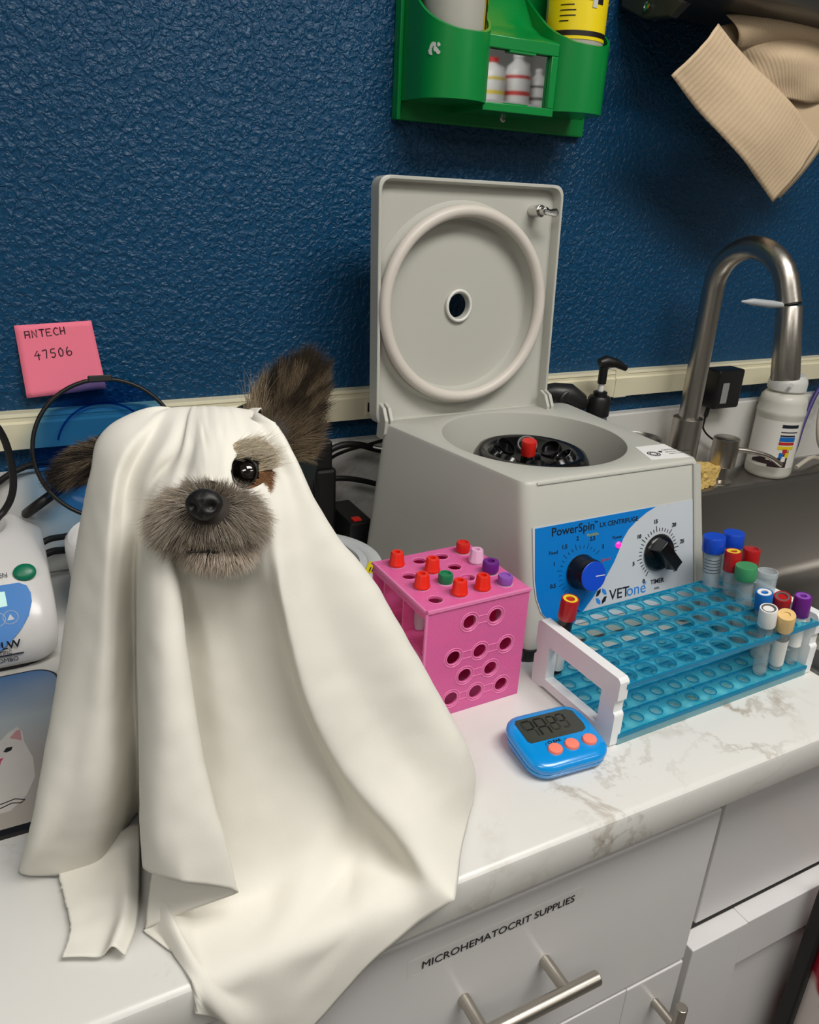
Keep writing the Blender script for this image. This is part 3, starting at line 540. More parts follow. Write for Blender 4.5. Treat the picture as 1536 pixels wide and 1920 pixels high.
staggered(0, PD - 0.002, PD).build('back_plate', PINK, pk, smooth=40)
m = MB(); m.box((0, 0.002, 0.0), (0.002, PD - 0.002, 0.066)); m.box((0, 0.002, 0.1005), (0.002, PD - 0.002, PH - 0.0022)); m.build('side_plate', PINK, pk, smooth=0)
m = MB(); m.box((PW - 0.002, 0.002, 0.0), (PW, PD - 0.002, PH - 0.0022)); m.build('side_plate', PINK, pk, smooth=0)
MB().box((0.002, 0.002, 0.066), (PW - 0.002, PD - 0.002, 0.068)).build('inner_shelf', PINK, pk, smooth=0)
MB().box((0.002, 0.042, 0.068), (PW - 0.002, 0.044, PH - 0.0022)).build('divider', PINK, pk, smooth=0); MB().box((0.002, 0.078, 0.068), (PW - 0.002, 0.08, PH - 0.0022)).build('divider', PINK, pk, smooth=0)
MB().box((0.002, 0.002, 0.0), (PW - 0.002, PD - 0.002, 0.002)).build('base_plate', PINK, pk, smooth=0)
m = MB()
for x0, x1, y0, y1 in ((-0.0012, PW + 0.0012, -0.0012, 0.001), (-0.0012, 0.001, -0.0012, PD), (-0.0012, 0.0012, -0.0012, 0.0012)): m.box((x0, y0, PH - 0.0028 if x1 - x0 > 0.01 or y1 - y0 > 0.01 else 0), (x1, y1, PH + 0.0004))
m.build('edge_lip', PINKR, pk, smooth=0, bevel=0.0005)
PM = Matrix.Translation((0.277, -0.427, 0)) @ Matrix.Rotation(PZ, 4, 'Z')
def vial(i, j, kind, capc, label, h):
    o = empty('sample_vial', label, 'vial', tuple(PM @ Vector((PU[i], PV[j], 0.068))), PZ + 0.3*i, 'small vials in the pink rack')
    MB().lathe([(0.0008, 0), (0.004, 0.002), (0.0052, 0.008), (0.0055, 0.040), (0.0071, 0.0408), (0.0071, 0.0425), (0.0055, 0.043), (0.0055, 0.0445)], 20).build('vial_body', FROST, o, smooth=40)
    z0 = 0.0432; n = 32; m_ = MB(); loops = []
    if kind == 'tall': prof = [(0.0072, z0), (0.0074, z0 + 0.0012), (0.0068, z0 + 0.0022), (0.0064, z0 + 0.0028), (0.0056, z0 + h - 0.001), (0.0051, z0 + h), (0.0027, z0 + h), (0.0024, z0 + h - 0.003)]
    elif kind == 'hollow': prof = [(0.0064, z0), (0.0074, z0 + 0.0015), (0.0076, z0 + 0.003), (0.0074, z0 + h - 0.001), (0.0068, z0 + h), (0.0034, z0 + h), (0.0031, z0 + h - 0.004)]
    else: prof = [(0.0064, z0), (0.0066, z0 + 0.001), (0.0066, z0 + h - 0.0012), (0.006, z0 + h), (0.0042, z0 + h), (0.0040, z0 + h - 0.001)]
    for r, z in prof:
        rb = kind == 'tall' and 0.0022 < z - z0 < h - 0.0005
        loops.append([(r*(1 + (0.05 if rb and k % 4 < 2 else 0))*math.cos(2*math.pi*k/n), r*(1 + (0.05 if rb and k % 4 < 2 else 0))*math.sin(2*math.pi*k/n), z) for k in range(n)])
    m_.loft(loops, True, True); m_.build('cap', capc, o, smooth=35)
vial(0, 3, 'tall', VRED, 'red-capped vial at the back left corner of the pink rack', 0.0125)
vial(1, 2, 'tall', VRED, 'red-capped vial in the middle of the pink rack behind the green cap', 0.0125)
vial(0, 1, 'tall', VRED, 'red-capped vial left of the green-capped one', 0.0125)
vial(1, 0, 'tall', VRED, 'red-capped vial at the front of the pink rack just right of the green cap', 0.0125)
vial(2, 0, 'tall', VRED, 'red-capped vial at the front of the pink rack beside the lilac cap', 0.0125)
vial(1, 1, 'flat', GRN, 'vial with a low green cap in the pink rack', 0.008)
vial(3, 3, 'flat', RED, 'vial with a short flat red cap nearest the centrifuge', 0.0095)
vial(3, 2, 'tall', PINKC, 'vial with a ribbed pale pink cap', 0.0125)
vial(3, 1, 'hollow', PUR, 'vial with a wide purple hollow cap', 0.011)
vial(3, 0, 'flat', LPUR, 'vial with a low lilac cap at the front right corner', 0.0075)

# ================================================================== TIMER
tm = empty('kitchen_timer', 'bright blue digital timer with three coral buttons', 'timer', (0.3615, -0.5055, 0), math.radians(-4))
TB = M('timer_blue_gloss', (8, 142, 220), 0.2, var=0.02, coat=0.4)
def tilt(loop, z): return [(x, y, z + (y + 0.03) * 0.10) for x, y, _ in loop]
W2, H2 = 0.0375, 0.031
m = MB(); lp = []
for ins, z in ((0.010, 0.0), (0.004, 0.0012), (0.0012, 0.005), (0.0008, 0.0072), (0.0014, 0.0075), (0.0008, 0.0079), (0.0, 0.011), (0.0004, 0.0135), (0.003, 0.0158), (0.007, 0.0168), (0.012, 0.0172)):
    lp.append(tilt(rrect(-W2 + ins, W2 - ins, -H2 + ins, H2 - ins, max(0.004, 0.018 - ins), z, 8), z if z > 0.004 else z * 0.6) if z > 0.004 else rrect(-W2 + ins, W2 - ins, -H2 + ins, H2 - ins, max(0.004, 0.018 - ins), z, 8))
bd = m.loft(lp, True, True).build('case', TB, tm, smooth=50)
TF = Matrix.Translation((0, 0, 0.0172 + 0.003)) @ Matrix.Rotation(math.atan(0.10), 4, 'X')
scr = [(-0.0265, -0.004), (-0.0285, -0.001), (-0.0285, 0.0195), (-0.0265, 0.0225), (0.022, 0.0225), (0.027, 0.019), (0.028, 0.003), (0.0265, -0.0025), (0.022, -0.0045)]
MB().prism(scr, -0.0004, 0.0004, TF).build('screen', M('lcd_dark_grey', (62, 66, 60), 0.15, var=0.05), bd, smooth=0)
seg_on = M('lcd_segment', (22, 24, 22), 0.3); seg_dim = M('lcd_segment_faint', (44, 47, 44), 0.3)
SEG = dict(a=((0, 1), (1, 1)), b=((1, 0.5), (1, 1)), c=((1, 0), (1, 0.5)), d=((0, 0), (1, 0)), e=((0, 0), (0, 0.5)), f=((0, 0.5), (0, 1)), g=((0, 0.5), (1, 0.5)))
for k, (on, big) in enumerate((('abfgc', 1), ('abgcef', 1), ('abcdefg', 0), ('abcdfg', 0))):
    for nm, (p_, q_) in SEG.items():
        wd, hg = (0.0085, 0.0185) if big else (0.0068, 0.0150); ox = -0.024 + 0.0118*k if big else -0.0005 + 0.0092*(k - 2); oy = 0.0005 + (0 if big else 0.003)
        a = Vector((ox + p_[0]*wd, oy + p_[1]*hg, 0.0006)); c = Vector((ox + q_[0]*wd, oy + q_[1]*hg, 0.0006)); d = (c - a).normalized(); s_ = Vector((-d.y, d.x, 0)) * 0.0008; a += d*0.0008; c -= d*0.0008
        if nm not in on: continue
        MB().prism([(a + s_)[:2], (a - s_)[:2], (c - s_)[:2], (c + s_)[:2]], 0.0004, 0.0006, TF).build('lcd_digit', seg_on if k in (1,) or nm in 'abg' else seg_dim, bd, smooth=0)
CORAL = M('coral_button', (246, 132, 112), 0.4, var=0.03)
for x, y in ((-0.0115, -0.0155), (0.0045, -0.0150), (0.0215, -0.0150)):
    MB().lathe([(0.0058, -0.002), (0.0058, 0.0012), (0.0052, 0.0022), (0.003, 0.0027), (0.0004, 0.0028)], 28, TF @ Matrix.Translation((x, y, 0)) @ Matrix.Scale(1.08, 4, (1, 0, 0))).build('button', CORAL, tm, smooth=40)
text('CLEAR', 0.0042, DINK, bd, TF @ Matrix.Translation((-0.0135, -0.0088, 0.0002)), bold=0.00012)
m = MB(); m.tube([TF @ Vector(q) for q in ((-0.016, -0.0098, 0.0002), (-0.016, -0.0075, 0.0002), (-0.0143, -0.0075, 0.0002))], 0.0002, 4); m.tube([TF @ Vector(q) for q in ((0.0035, -0.0098, 0.0002), (0.0035, -0.0075, 0.0002), (0.0018, -0.0075, 0.0002))], 0.0002, 4); m.build('bracket_mark', DINK, bd)

# ================================================================== SINK AREA
sk = wempty('sink', 'stainless steel drop-in sink right of the centrifuge', 'sink', (1.05, -0.29, 0))
lp = []
for x0, x1, y0, y1, r, z in ((0.676, 1.445, -0.548, -0.026, 0.02, 0.0004), (0.6768, 1.4442, -0.5472, -0.0268, 0.02, 0.003), (0.679, 1.442, -0.545, -0.029, 0.02, 0.0042), (0.684, 1.437, -0.540, -0.034, 0.02, 0.003), (0.704, 1.417, -0.498, -0.092, 0.035, 0.0022), (0.707, 1.414, -0.495, -0.095, 0.035, 0.0), (0.709, 1.412, -0.493, -0.097, 0.035, -0.006), (0.720, 1.40, -0.482, -0.108, 0.045, -0.165), (0.735, 1.385, -0.467, -0.123, 0.04, -0.182), (0.76, 1.36, -0.44, -0.15, 0.03, -0.187), (1.0, 1.12, -0.35, -0.24, 0.03, -0.19)):
    lp.append(rrect(x0, x1, y0, y1, r, z, 8))
MB().loft(lp, False, True).build('basin', STEELD, sk, smooth=40)
MB().lathe([(0.057, 0), (0.055, 0.002), (0.045, 0.002), (0.040, -0.004 + 0.005), (0.0005, 0.0005)], 32, Matrix.Translation((1.06, -0.295, -0.1895))).build('drain', CHROME, sk)
# faucet
fc = wempty('faucet', 'brushed steel gooseneck faucet behind the centrifuge', 'faucet', (0.9285, -0.07, 0.003))
MB().lathe([(0.029, 0.0025), (0.029, 0.006), (0.0235, 0.0075), (0.0225, 0.009), (0.0225, 0.1205), (0.0215, 0.1215), (0.016, 0.1215)], 40, Matrix.Translation((0.9285, -0.07, 0))).build('base_sleeve', STEEL, fc, smooth=40)
path = [(0.9285, -0.07, z) for z in (0.115, 0.18, 0.24, 0.30)]
cy_, cz_, R_ = -0.1325, 0.313, 0.0625
path += [(0.9285 - 0.004*math.sin(math.radians(t)), cy_ + R_*math.cos(math.radians(t)), cz_ + R_*math.sin(math.radians(t))) for t in range(0, 166, 11)]
e = Vector(path[-1]); dd = (e - Vector(path[-2])).normalized()
path.append(tuple(e + dd*0.02))
MB().tube(path, 0.0155, 24).build('neck', STEEL, fc, smooth=60)
h0 = e + dd*0.0225; h1 = h0 + Vector((0.004, -0.016, -0.095)) ; ax = (h1 - h0).normalized()
MB().tube([e + dd*0.019, h0], 0.0148, 24).build('joint_ring', BLACK, fc, smooth=40)
MB().tube([h0, h0 + ax*0.002, h1 - ax*0.003, h1, h1 - ax*0.001], [0.0152, 0.0163, 0.0185, 0.0175, 0.013], 28).build('spray_head', STEEL, fc, smooth=40)
LEVM = clear('translucent_lever', (205, 210, 214), 0.25, 0.25, (190, 194, 198))
MB().tube([h0 + Vector((-0.012, 0.0, 0.001)), h0 + Vector((-0.03, 0.006, 0.002)), h0 + Vector((-0.055, 0.014, 0.004)), h0 + Vector((-0.07, 0.019, 0.004))], [0.0035, 0.005, 0.0045, 0.0012], 12).build('lever', LEVM, fc, smooth=60)
# sink soap dispenser
sd = wempty('soap_dispenser', 'small steel soap dispenser with curved spout beside the sponge', 'soap dispenser', (1.035, -0.066, 0.002))
m = MB().lathe([(0.021, 0.0022), (0.021, 0.005), (0.012, 0.008), (0.0105, 0.028), (0.0105, 0.030), (0.0205, 0.031), (0.021, 0.033), (0.021, 0.077), (0.019, 0.0785)], 32, Matrix.Translation((1.03, -0.066, 0))).build('pump_body', STEEL, sd, smooth=40)
MB().tube(smoothpath([(1.046, -0.072, 0.058), (1.07, -0.085, 0.056), (1.10, -0.098, 0.048), (1.122, -0.108, 0.034)]), 0.0042, 12).build('spout', STEEL, sd, smooth=60)
# sponge
sp = MB(); n = 9; lx, ly, lz_ = 0.05, 0.034, 0.032
random.seed(4)
bm = bmesh.new(); bmesh.ops.create_cube(bm, size=1); bmesh.ops.subdivide_edges(bm, edges=bm.edges, cuts=9, use_grid_fill=True)
for v in bm.verts:
    q = Vector((v.co.x*lx, v.co.y*ly, (v.co.z + 0.5)*lz_)); k = noise.noise(q * 140); v.co = q + Vector((v.co.x, v.co.y, v.co.z)) * 0.006 * k
    if v.co.z < 0: v.co.z = 0
me = bpy.data.meshes.new('sponge'); bm.to_mesh(me); bm.free(); me.materials.append(M('sponge_yellow', (236, 198, 118), 0.9, var=0.25, vscale=90, bump=(160, 0.9, 0.003)))
o = bpy.data.objects.new('sponge', me); COL.objects.link(o); o.location = (0.985, -0.067, 0.003); o.rotation_euler = (0, 0, 0.2); tag(o, 'yellow cellulose sponge on the sink deck by the centrifuge', 'sponge')
# white reagent bottle
BW = clear('milky_bottle_plastic', (232, 230, 220), 0.12, 0.35, (222, 220, 210)); bo = wempty('white_bottle', 'milky white plastic bottle with hazard label under the faucet spout', 'bottle', (1.15, -0.064, 0.003))
BT = Matrix.Translation((1.15, -0.064, 0.0028)); BR_ = 0.0375
MB().lathe([(0.033, 0), (0.0365, 0.003), (BR_, 0.008), (BR_, 0.106), (0.0385, 0.108), (0.0385, 0.114), (BR_, 0.116), (BR_, 0.128), (0.036, 0.136), (0.031, 0.142), (0.0265, 0.144), (0.026, 0.149)], 44, BT).build('bottle_body', BW, bo, smooth=40)
MB().lathe([(0.029, 0.1465), (0.0305, 0.148), (0.0305, 0.160), (0.029, 0.166), (0.026, 0.169), (0.0245, 0.1725), (0.012, 0.1735)], 36, BT).build('cap', M('milky_cap', (214, 214, 210), 0.4), bo, smooth=40)
MB().tube([(1.125, -0.09, 0.164), (1.119, -0.094, 0.165)], [0.003, 0.0025], 8).build('cap_tab', MATS['milky_cap'], bo)
def patch(parent, name, a0, a1, z0, z1, mat, r=BR_ + 0.0004, n=16, top=None):
    a0 -= 34; a1 -= 34
    m_ = MB(); rows = []
    for rr in (r, r - 0.0003):
        for z in (0, 1):
            rows.append([(rr*math.cos(math.radians(a0 + (a1-a0)*k/n)), rr*math.sin(math.radians(a0 + (a1-a0)*k/n)), (z0 if z == 0 else (z1 if not top else z0 + (z1 - z0)*top(k/n)))) for k in range(n + 1)])
    m_.loft([rows[0], rows[1], rows[3], rows[2], rows[0]], closed=False, mat=BT); return m_.build(name, mat, parent, smooth=40)
lb = patch(bo, 'paper_label', 180, 320, 0.020, 0.100, M('bottle_label', (224, 222, 216), 0.5, var=0.02))
r2 = BR_ + 0.0008
patch(lb, 'label_bar', 262, 305, 0.090, 0.0955, DINK, r2); patch(lb, 'label_bar', 262, 305, 0.082, 0.0835, DINK, r2); patch(lb, 'label_bar', 262, 300, 0.0755, 0.078, DINK, r2)
patch(lb, 'label_bar', 262, 302, 0.067, 0.0745, CBLU, r2); patch(lb, 'label_bar', 262, 302, 0.061, 0.066, M('label_red', (186, 40, 36), 0.5), r2); patch(lb, 'label_bar', 262, 302, 0.053, 0.059, YEL, r2)
PRINT = M('label_dark_print', (48, 30, 34), 0.55)
patch(lb, 'graphic_print', 205, 252, 0.026, 0.044, PRINT, r2, 24, lambda t: 0.25 + 0.75*t if t < 0.75 else 0.4)
patch(lb, 'graphic_print', 246, 292, 0.022, 0.052, PRINT, r2, 24, lambda t: 0.2 + 0.8*t)
for (a, z, mt) in ((281, 0.0495, MATS['label_red']), (274, 0.043, CBLU), (288, 0.044, YEL), (281, 0.037, LBL)):
    patch(lb, 'hazard_diamond', a - 5.5, a + 5.5, z - 0.0045, z + 0.0045, mt, r2 + 0.0004, 6)
# black pump bottle behind the centrifuge
pb = wempty('pump_bottle', 'clear soap bottle with black pump behind the centrifuge', 'bottle', (0.757, -0.056, 0))
PT = Matrix.Translation((0.757, -0.056, 0))
MB().lathe([(0.030, 0), (0.033, 0.004), (0.033, 0.095), (0.030, 0.108), (0.02, 0.122), (0.0145, 0.130), (0.0140, 0.140)], 36, PT).build('bottle_body', clear('clear_soap_bottle', (200, 205, 215), 0.5, 0.1, (120, 124, 134)), pb, smooth=40)
MB().lathe([(0.0165, 0.136), (0.0165, 0.160), (0.014, 0.164), (0.010, 0.165), (0.010, 0.170), (0.0075, 0.171)], 24, PT).build('collar', BLACK, pb)
MB().cyl((0.757, -0.056, 0.168), (0.757, -0.056, 0.186), 0.0042, n=14).build('stem', WHITEP, pb)
m = MB(); m.cyl((0.757, -0.056, 0.182), (0.757, -0.056, 0.208), 0.0062, n=16); m.tube([(0.748, -0.056, 0.212), (0.757, -0.057, 0.2135), (0.775, -0.060, 0.211), (0.792, -0.063, 0.203)], [0.006, 0.009, 0.0065, 0.004], 12); m.build('pump_head', BLACK, pb, smooth=40)
# black plug with coiled lead at the raceway
cp_ = wempty('plug_lead', 'black plug with bunched lead at the raceway behind the open lid', 'plug', (0.705, -0.04, 0.155))
m = MB(); m.tube([(0.672, -0.022, 0.166), (0.69, -0.035, 0.168), (0.71, -0.042, 0.166), (0.728, -0.046, 0.155), (0.735, -0.046, 0.145)], [0.010, 0.0145, 0.016, 0.014, 0.008], 14); m.build('plug_body', M('plug_rubber', (34, 34, 34), 0.4), cp_, smooth=60)
m = MB()
for k in range(3): m.tube([(0.708 + 0.016*math.cos(t) + 0.004*k, -0.05 + 0.002*k, 0.160 + (0.012 - 0.002*k)*math.sin(t)) for t in [2*math.pi*i/24 for i in range(25)]], 0.0045, 8)
m.build('lead', MATS['plug_rubber'], cp_, smooth=60)
# small steel cup by the faucet
MBc = MB().lathe([(0.026, 0), (0.028, 0.003), (0.032, 0.094), (0.0325, 0.0955), (0.0315, 0.0955), (0.030, 0.093), (0.026, 0.004), (0.0005, 0.0035)], 36, Matrix.Identity(4)); 
cu_ = MBc.build('steel_cup', STEELD, None, smooth=40, loc=(0.842, -0.062, 0.0)); tag(cu_, 'small steel cup between pump bottle and faucet', 'cup')
# power adapter
pa = wempty('power_adapter', 'black power adapter plugged into the raceway behind the faucet', 'adapter', (1.03, -0.03, 0.118))
MB().box((1.000, -0.052, 0.1225), (1.058, -0.0192, 0.1855)).build('adapter_body', BLACK, pa, smooth=0, bevel=0.004, seg=3)
MB().box((1.012, -0.0526, 0.132), (1.026, -0.0519, 0.165)).build('rating_label', M('adapter_label', (150, 150, 150), 0.5, var=0.2, vscale=400), pa, smooth=0)
MB().tube(smoothpath([(1.007, -0.036, 0.124), (1.003, -0.037, 0.100), (1.006, -0.036, 0.086), (1.03, -0.034, 0.068), (1.07, -0.0325, 0.052), (1.11, -0.0245, 0.043)]), [0.0035]*6 + [0.0016]*35, 8).build('cord', RUBBER, pa, smooth=60)
# leads at the right edge
def cable(label, pts, r, mat, grp, rest=None):
    o = MB().tube(smoothpath(pts), r, 9).build('cable', mat, None, smooth=60); return tag(o, label, 'cable', grp)
cable('purple lead lying by the sink behind the white bottle', [(1.205, -0.055, 0.0065), (1.23, -0.05, 0.03), (1.25, -0.04, 0.075), (1.28, -0.03, 0.125), (1.31, -0.03, 0.16)], 0.0042, M('purple_cable', (62, 52, 120), 0.5), 'leads by the sink')
cable('pale grey lead looping beside the purple one', [(1.31, -0.05, 0.155), (1.275, -0.052, 0.120), (1.262, -0.062, 0.075), (1.28, -0.066, 0.035), (1.32, -0.07, 0.02)], 0.004, M('grey_cable', (190, 182, 168), 0.5), 'leads by the sink')
cable('pale grey lead lying low at the right edge of the sink', [(1.21, -0.075, 0.0085), (1.25, -0.07, 0.02), (1.29, -0.062, 0.012), (1.33, -0.06, 0.008)], 0.004, MATS['grey_cable'], 'leads by the sink')

# ================================================================== EYEWASH STATION ON THE WALL
EG = M('green_gloss_plastic', (0, 132, 58), 0.3, var=0.04, coat=0.2)
ew = wempty('eyewash_station', 'green wall-mounted eyewash station with mirror and two bottles', 'eyewash station', (0.57, 0, 0.4975))
MB().box((0.434, -0.010, 0.4975), (0.706, -0.0005, 0.78)).build('back_plate', EG, ew, smooth=0, bevel=0.002)
m = MB(); m.box((0.434, -0.016, 0.4975), (0.4385, -0.0095, 0.78)); m.box((0.4385, -0.0125, 0.519), (0.702, -0.0095, 0.5215)); m.build('plate_ridge', EG, ew, smooth=0, bevel=0.001)
def pocket(cx, r, yc, zb, zf, zs):
    pts = [(-r, 0.0)] + [(-r, yc * k / 3) for k in (1, 2)] + [(r*math.cos(math.radians(a)), yc + r*math.sin(math.radians(a))) for a in range(180, 361, 10)] + [(r, yc * k / 3) for k in (2, 1)] + [(r, 0.0)]
    def zt(q, k=1.0):
        t = min(1, max(0, -q[1] / (-(yc - r)))); return zf + (zs - zf) * (1 - t) ** 1.25
    ins = [(x * (r - 0.003) / r, (y if y > yc else yc + (y - yc) * (r - 0.003) / r)) for x, y in pts]
    A = [[(cx + x, y - 0.0095, zb) for x, y in pts], [(cx + x, y - 0.0095, zt((x, y))) for x, y in pts], [(cx + x, y - 0.0095, zt((x, y)) + 0.0004) for x, y in ins], [(cx + x, y - 0.0095, zb + 0.003) for x, y in ins]]
    m_ = MB().loft(A, False, False, closed=False); n_ = len(pts)
    m_.add([(cx + x, y - 0.0095, zb) for x, y in pts], [tuple(range(n_))]); m_.add([(cx + x, y - 0.0095, zb + 0.003) for x, y in ins], [tuple(range(n_))])
    return m_.build('bottle_pocket', EG, ew, smooth=40)
pocket(0.4795, 0.041, -0.043, 0.5165, 0.580, 0.640); pocket(0.6405, 0.043, -0.043, 0.5165, 0.584, 0.638)
# mirror bay between the pockets
m = MB(); x0, x1 = 0.5085, 0.6045; yf = -0.078
for a, c in (((x0, yf, 0.510), (x1, -0.0095, 0.5185)), ((x0, yf, 0.5185), (x0 + 0.004, -0.0095, 0.571)), ((x1 - 0.009, yf, 0.5185), (x1, -0.0095, 0.571)), ((x0 + 0.004, -0.071, 0.5185), (x1 - 0.009, -0.0095, 0.571))): m.box(a, c)
m.loft([[(x, y, z) for y, z in ((yf, 0.571), (yf, 0.583), (yf + 0.003, 0.585), (-0.05, 0.594), (-0.03, 0.606), (-0.0095, 0.635), (-0.0095, 0.571))] for x in (x0, x1)], True, True)
m.build('mirror_housing', EG, ew, smooth=30, bevel=0.0008)
MB().box((x0 + 0.0045, -0.0722, 0.519), (x1 - 0.0095, -0.0712, 0.5705)).build('mirror', M('mirror_glass', (225, 228, 232), 0.025, 1, var=0.0), ew, smooth=0)
MB().box((x0 + 0.03, -0.0775, 0.569), (x0 + 0.065, -0.0725, 0.5715)).build('mirror_clip', EG, ew, smooth=0); MB().box((x0 + 0.028, -0.0775, 0.5175), (x0 + 0.06, -0.0725, 0.5195)).build('mirror_clip', EG, ew, smooth=0)
m = MB(); m.lathe([(0.0042, 0), (0.004, 0.0012), (0.002, 0.002), (0.0016, 0.001), (0.0004, 0.001)], 20, frame((0.580, -0.0100, 0.5095), (1, 0, 0), (0, 0, 1))); m.build('screw', CHROME, ew)
m = MB(); random.seed(11)
for k in range(9):
    a = random.uniform(-0.006, 0.006); 
    t = math.radians(212 + random.uniform(-7, 9)); z = 0.5615 + random.uniform(-0.005, 0.005); q = Vector((0.4795 + 0.0413*math.cos(t), -0.0525 + 0.0413*math.sin(t), z)); nrm = Vector((math.cos(t), math.sin(t), 0))
    m.prism([(random.uniform(0.7, 1.3)*0.0022*math.cos(2*math.pi*i/6), random.uniform(0.6, 1.4)*0.0022*math.sin(2*math.pi*i/6)) for i in range(6)], -0.0002, 0.0003, frame(q, nrm.orthogonal(), nrm.cross(nrm.orthogonal())))
m.build('paint_scuff', M('scuff_white', (200, 205, 200), 0.7), ew, smooth=0)
BY = M('eyewash_yellow', (240, 214, 20), 0.35, var=0.02); BB = M('eyewash_band', (28, 20, 16), 0.4); BG = clear('eyewash_grey_plastic', (205, 205, 196), 0.08, 0.35, (176, 176, 166))
def eyewash_bottle(x, label, yaw, band):
    o = wempty('eyewash_bottle', label, 'bottle', (x, -0.0535, 0.5205), 'eyewash bottles'); T = Matrix.Translation((x, -0.0535, 0.5205)); r = 0.0345
    MB().lathe([(0.030, 0), (0.0335, 0.003), (r, 0.008), (r, 0.19), (0.030, 0.205), (0.015, 0.215), (0.014, 0.23)], 40, T).build('bottle_body', BG, o, smooth=40)
    MB().lathe([(0.017, 0.228), (0.017, 0.25), (0.012, 0.258), (0.0005, 0.259)], 24, T).build('cap', WHITEP, o, smooth=40)
    def pt(nm, a0, a1, z0, z1, mt, rr, par):
        m_ = MB(); n_ = 28; rows = []
        for q_, z in ((rr, z0), (rr, z1), (rr - 0.0003, z1), (rr - 0.0003, z0), (rr, z0)): rows.append([(q_*math.cos(math.radians(a0 + (a1-a0)*k/n_)), q_*math.sin(math.radians(a0 + (a1-a0)*k/n_)), z) for k in range(n_ + 1)])
        m_.loft(rows, closed=False, mat=T); return m_.build(nm, mt, par, smooth=40)
    lb_ = pt('label', yaw, yaw + 200, 0.070 if band else 0.03, 0.19, BY, r + 0.0005, o)
    if band:
        pt('label_band', yaw, yaw + 200, 0.0735, 0.0785, BB, r + 0.0009, lb_)
        for k in range(4): pt('label_text_line', yaw + 34, yaw + 34 + (26, 30, 30, 18)[k], 0.0985 - 0.0052*k + 0.004, 0.0995 - 0.0052*k + 0.004, BB, r + 0.0009, lb_)
        pt('label_heading', yaw + 38, yaw + 43, 0.109, 0.115, BB, r + 0.0009, lb_)
        # pictogram: a bottle poured over an eye, reduced to its dark and pale shapes
        for a0, a1, z0, z1, mt in ((92, 112, 0.112, 0.135, BB), (100, 118, 0.105, 0.118, BB), (78, 93, 0.120, 0.133, M('pictogram_grey', (196, 196, 190), 0.5)), (86, 100, 0.108, 0.121, MATS['pictogram_grey']), (94, 104, 0.101, 0.111, MATS['pictogram_grey'])): pt('pictogram', yaw + a0, yaw + a1, z0, z1, mt, r + 0.0009 + (0.0003 if mt is not BB else 0), lb_)
    else:
        pt('label_band', yaw + 3, yaw + 22, 0.03, 0.19, BB, r + 0.0009, lb_)
        for k in range(6): pt('label_text_line', yaw + 9, yaw + 16, 0.04 + 0.012*k, 0.046 + 0.012*k, M('label_gold', (150, 130, 40), 0.5), r + 0.0012, lb_)
    return o
eyewash_bottle(0.4795, 'grey eyewash bottle in the left pocket, label turned to its side', 306, False)
eyewash_bottle(0.6405, 'eyewash bottle with yellow printed front label in the right pocket', 168, True)
plq = MB().box((0.5215, -0.0128, 0.640), (0.6, -0.0098, 0.76)).build('instruction_plate', BY, ew, smooth=0)
MB().box((0.5215, -0.0132, 0.6455), (0.6, -0.0127, 0.6515)).build('plate_band', BB, plq, smooth=0)

# ================================================================== PAPER TOWEL DISPENSER
td = wempty('towel_dispenser', 'dark smoke paper towel dispenser at the top right', 'towel dispenser', (0.88, 0, 0.62))
SMOKE = M('smoke_black_plastic', (30, 30, 31), 0.28, var=0.05, coat=0.2)
prf = [(-0.0005, 0.655), (-0.03, 0.640), (-0.07, 0.632), (-0.12, 0.636), (-0.165, 0.652), (-0.195, 0.69), (-0.205, 0.75), (-0.20, 0.86), (-0.16, 0.90), (-0.0005, 0.905)]
MB().loft([[(x, y, z) for y, z in prf] for x in (0.742, 1.12)], True, True).build('cover', SMOKE, td, smooth=40, bevel=0.004, seg=3)
MB().loft([[(x, y, z) for y, z in ((-0.012, 0.646), (-0.055, 0.628), (-0.10, 0.624), (-0.12, 0.636), (-0.07, 0.66), (-0.012, 0.67))] for x in (0.738, 0.752)], True, True).build('side_bracket', M('bracket_grey', (52, 52, 52), 0.4), td, smooth=0, bevel=0.002)
MB().lathe([(0.005, 0), (0.005, 0.002), (0.003, 0.0028), (0.002, 0.0018), (0.0004, 0.0018)], 16, frame((0.737, -0.062, 0.639), (0, -1, 0), (0, 0, 1))).build('screw', CHROME, td)
TOW = bpy.data.materials.new('brown_kraft_towel'); TOW.use_nodes = True; nt = TOW.node_tree; b_ = nt.nodes['Principled BSDF']; N = nt.nodes.new
tc = N('ShaderNodeTexCoord'); wv = N('ShaderNodeTexWave'); wv.wave_type = 'BANDS'; wv.bands_direction = 'X'; wv.inputs['Scale'].default_value = 11; wv.inputs['Distortion'].default_value = 0.8; wv.inputs['Detail'].default_value = 1; wv.inputs['Detail Scale'].default_value = 3
nt.links.new(tc.outputs['UV'], wv.inputs['Vector']); nz_ = N('ShaderNodeTexNoise'); nz_.inputs['Scale'].default_value = 260; nt.links.new(tc.outputs['Object'], nz_.inputs['Vector'])
mx_ = N('ShaderNodeMix'); mx_.data_type = 'RGBA'; mx_.inputs[6].default_value = lin((204, 178, 146)); mx_.inputs[7].default_value = lin((216, 192, 160)); nt.links.new(nz_.outputs['Fac'], mx_.inputs[0]); nt.links.new(mx_.outputs[2], b_.inputs['Base Color'])
bp_ = N('ShaderNodeBump'); bp_.inputs['Strength'].default_value = 0.22; bp_.inputs['Distance'].default_value = 0.0012; nt.links.new(wv.outputs['Fac'], bp_.inputs['Height']); nt.links.new(bp_.outputs['Normal'], b_.inputs['Normal']); b_.inputs['Roughness'].default_value = 0.85
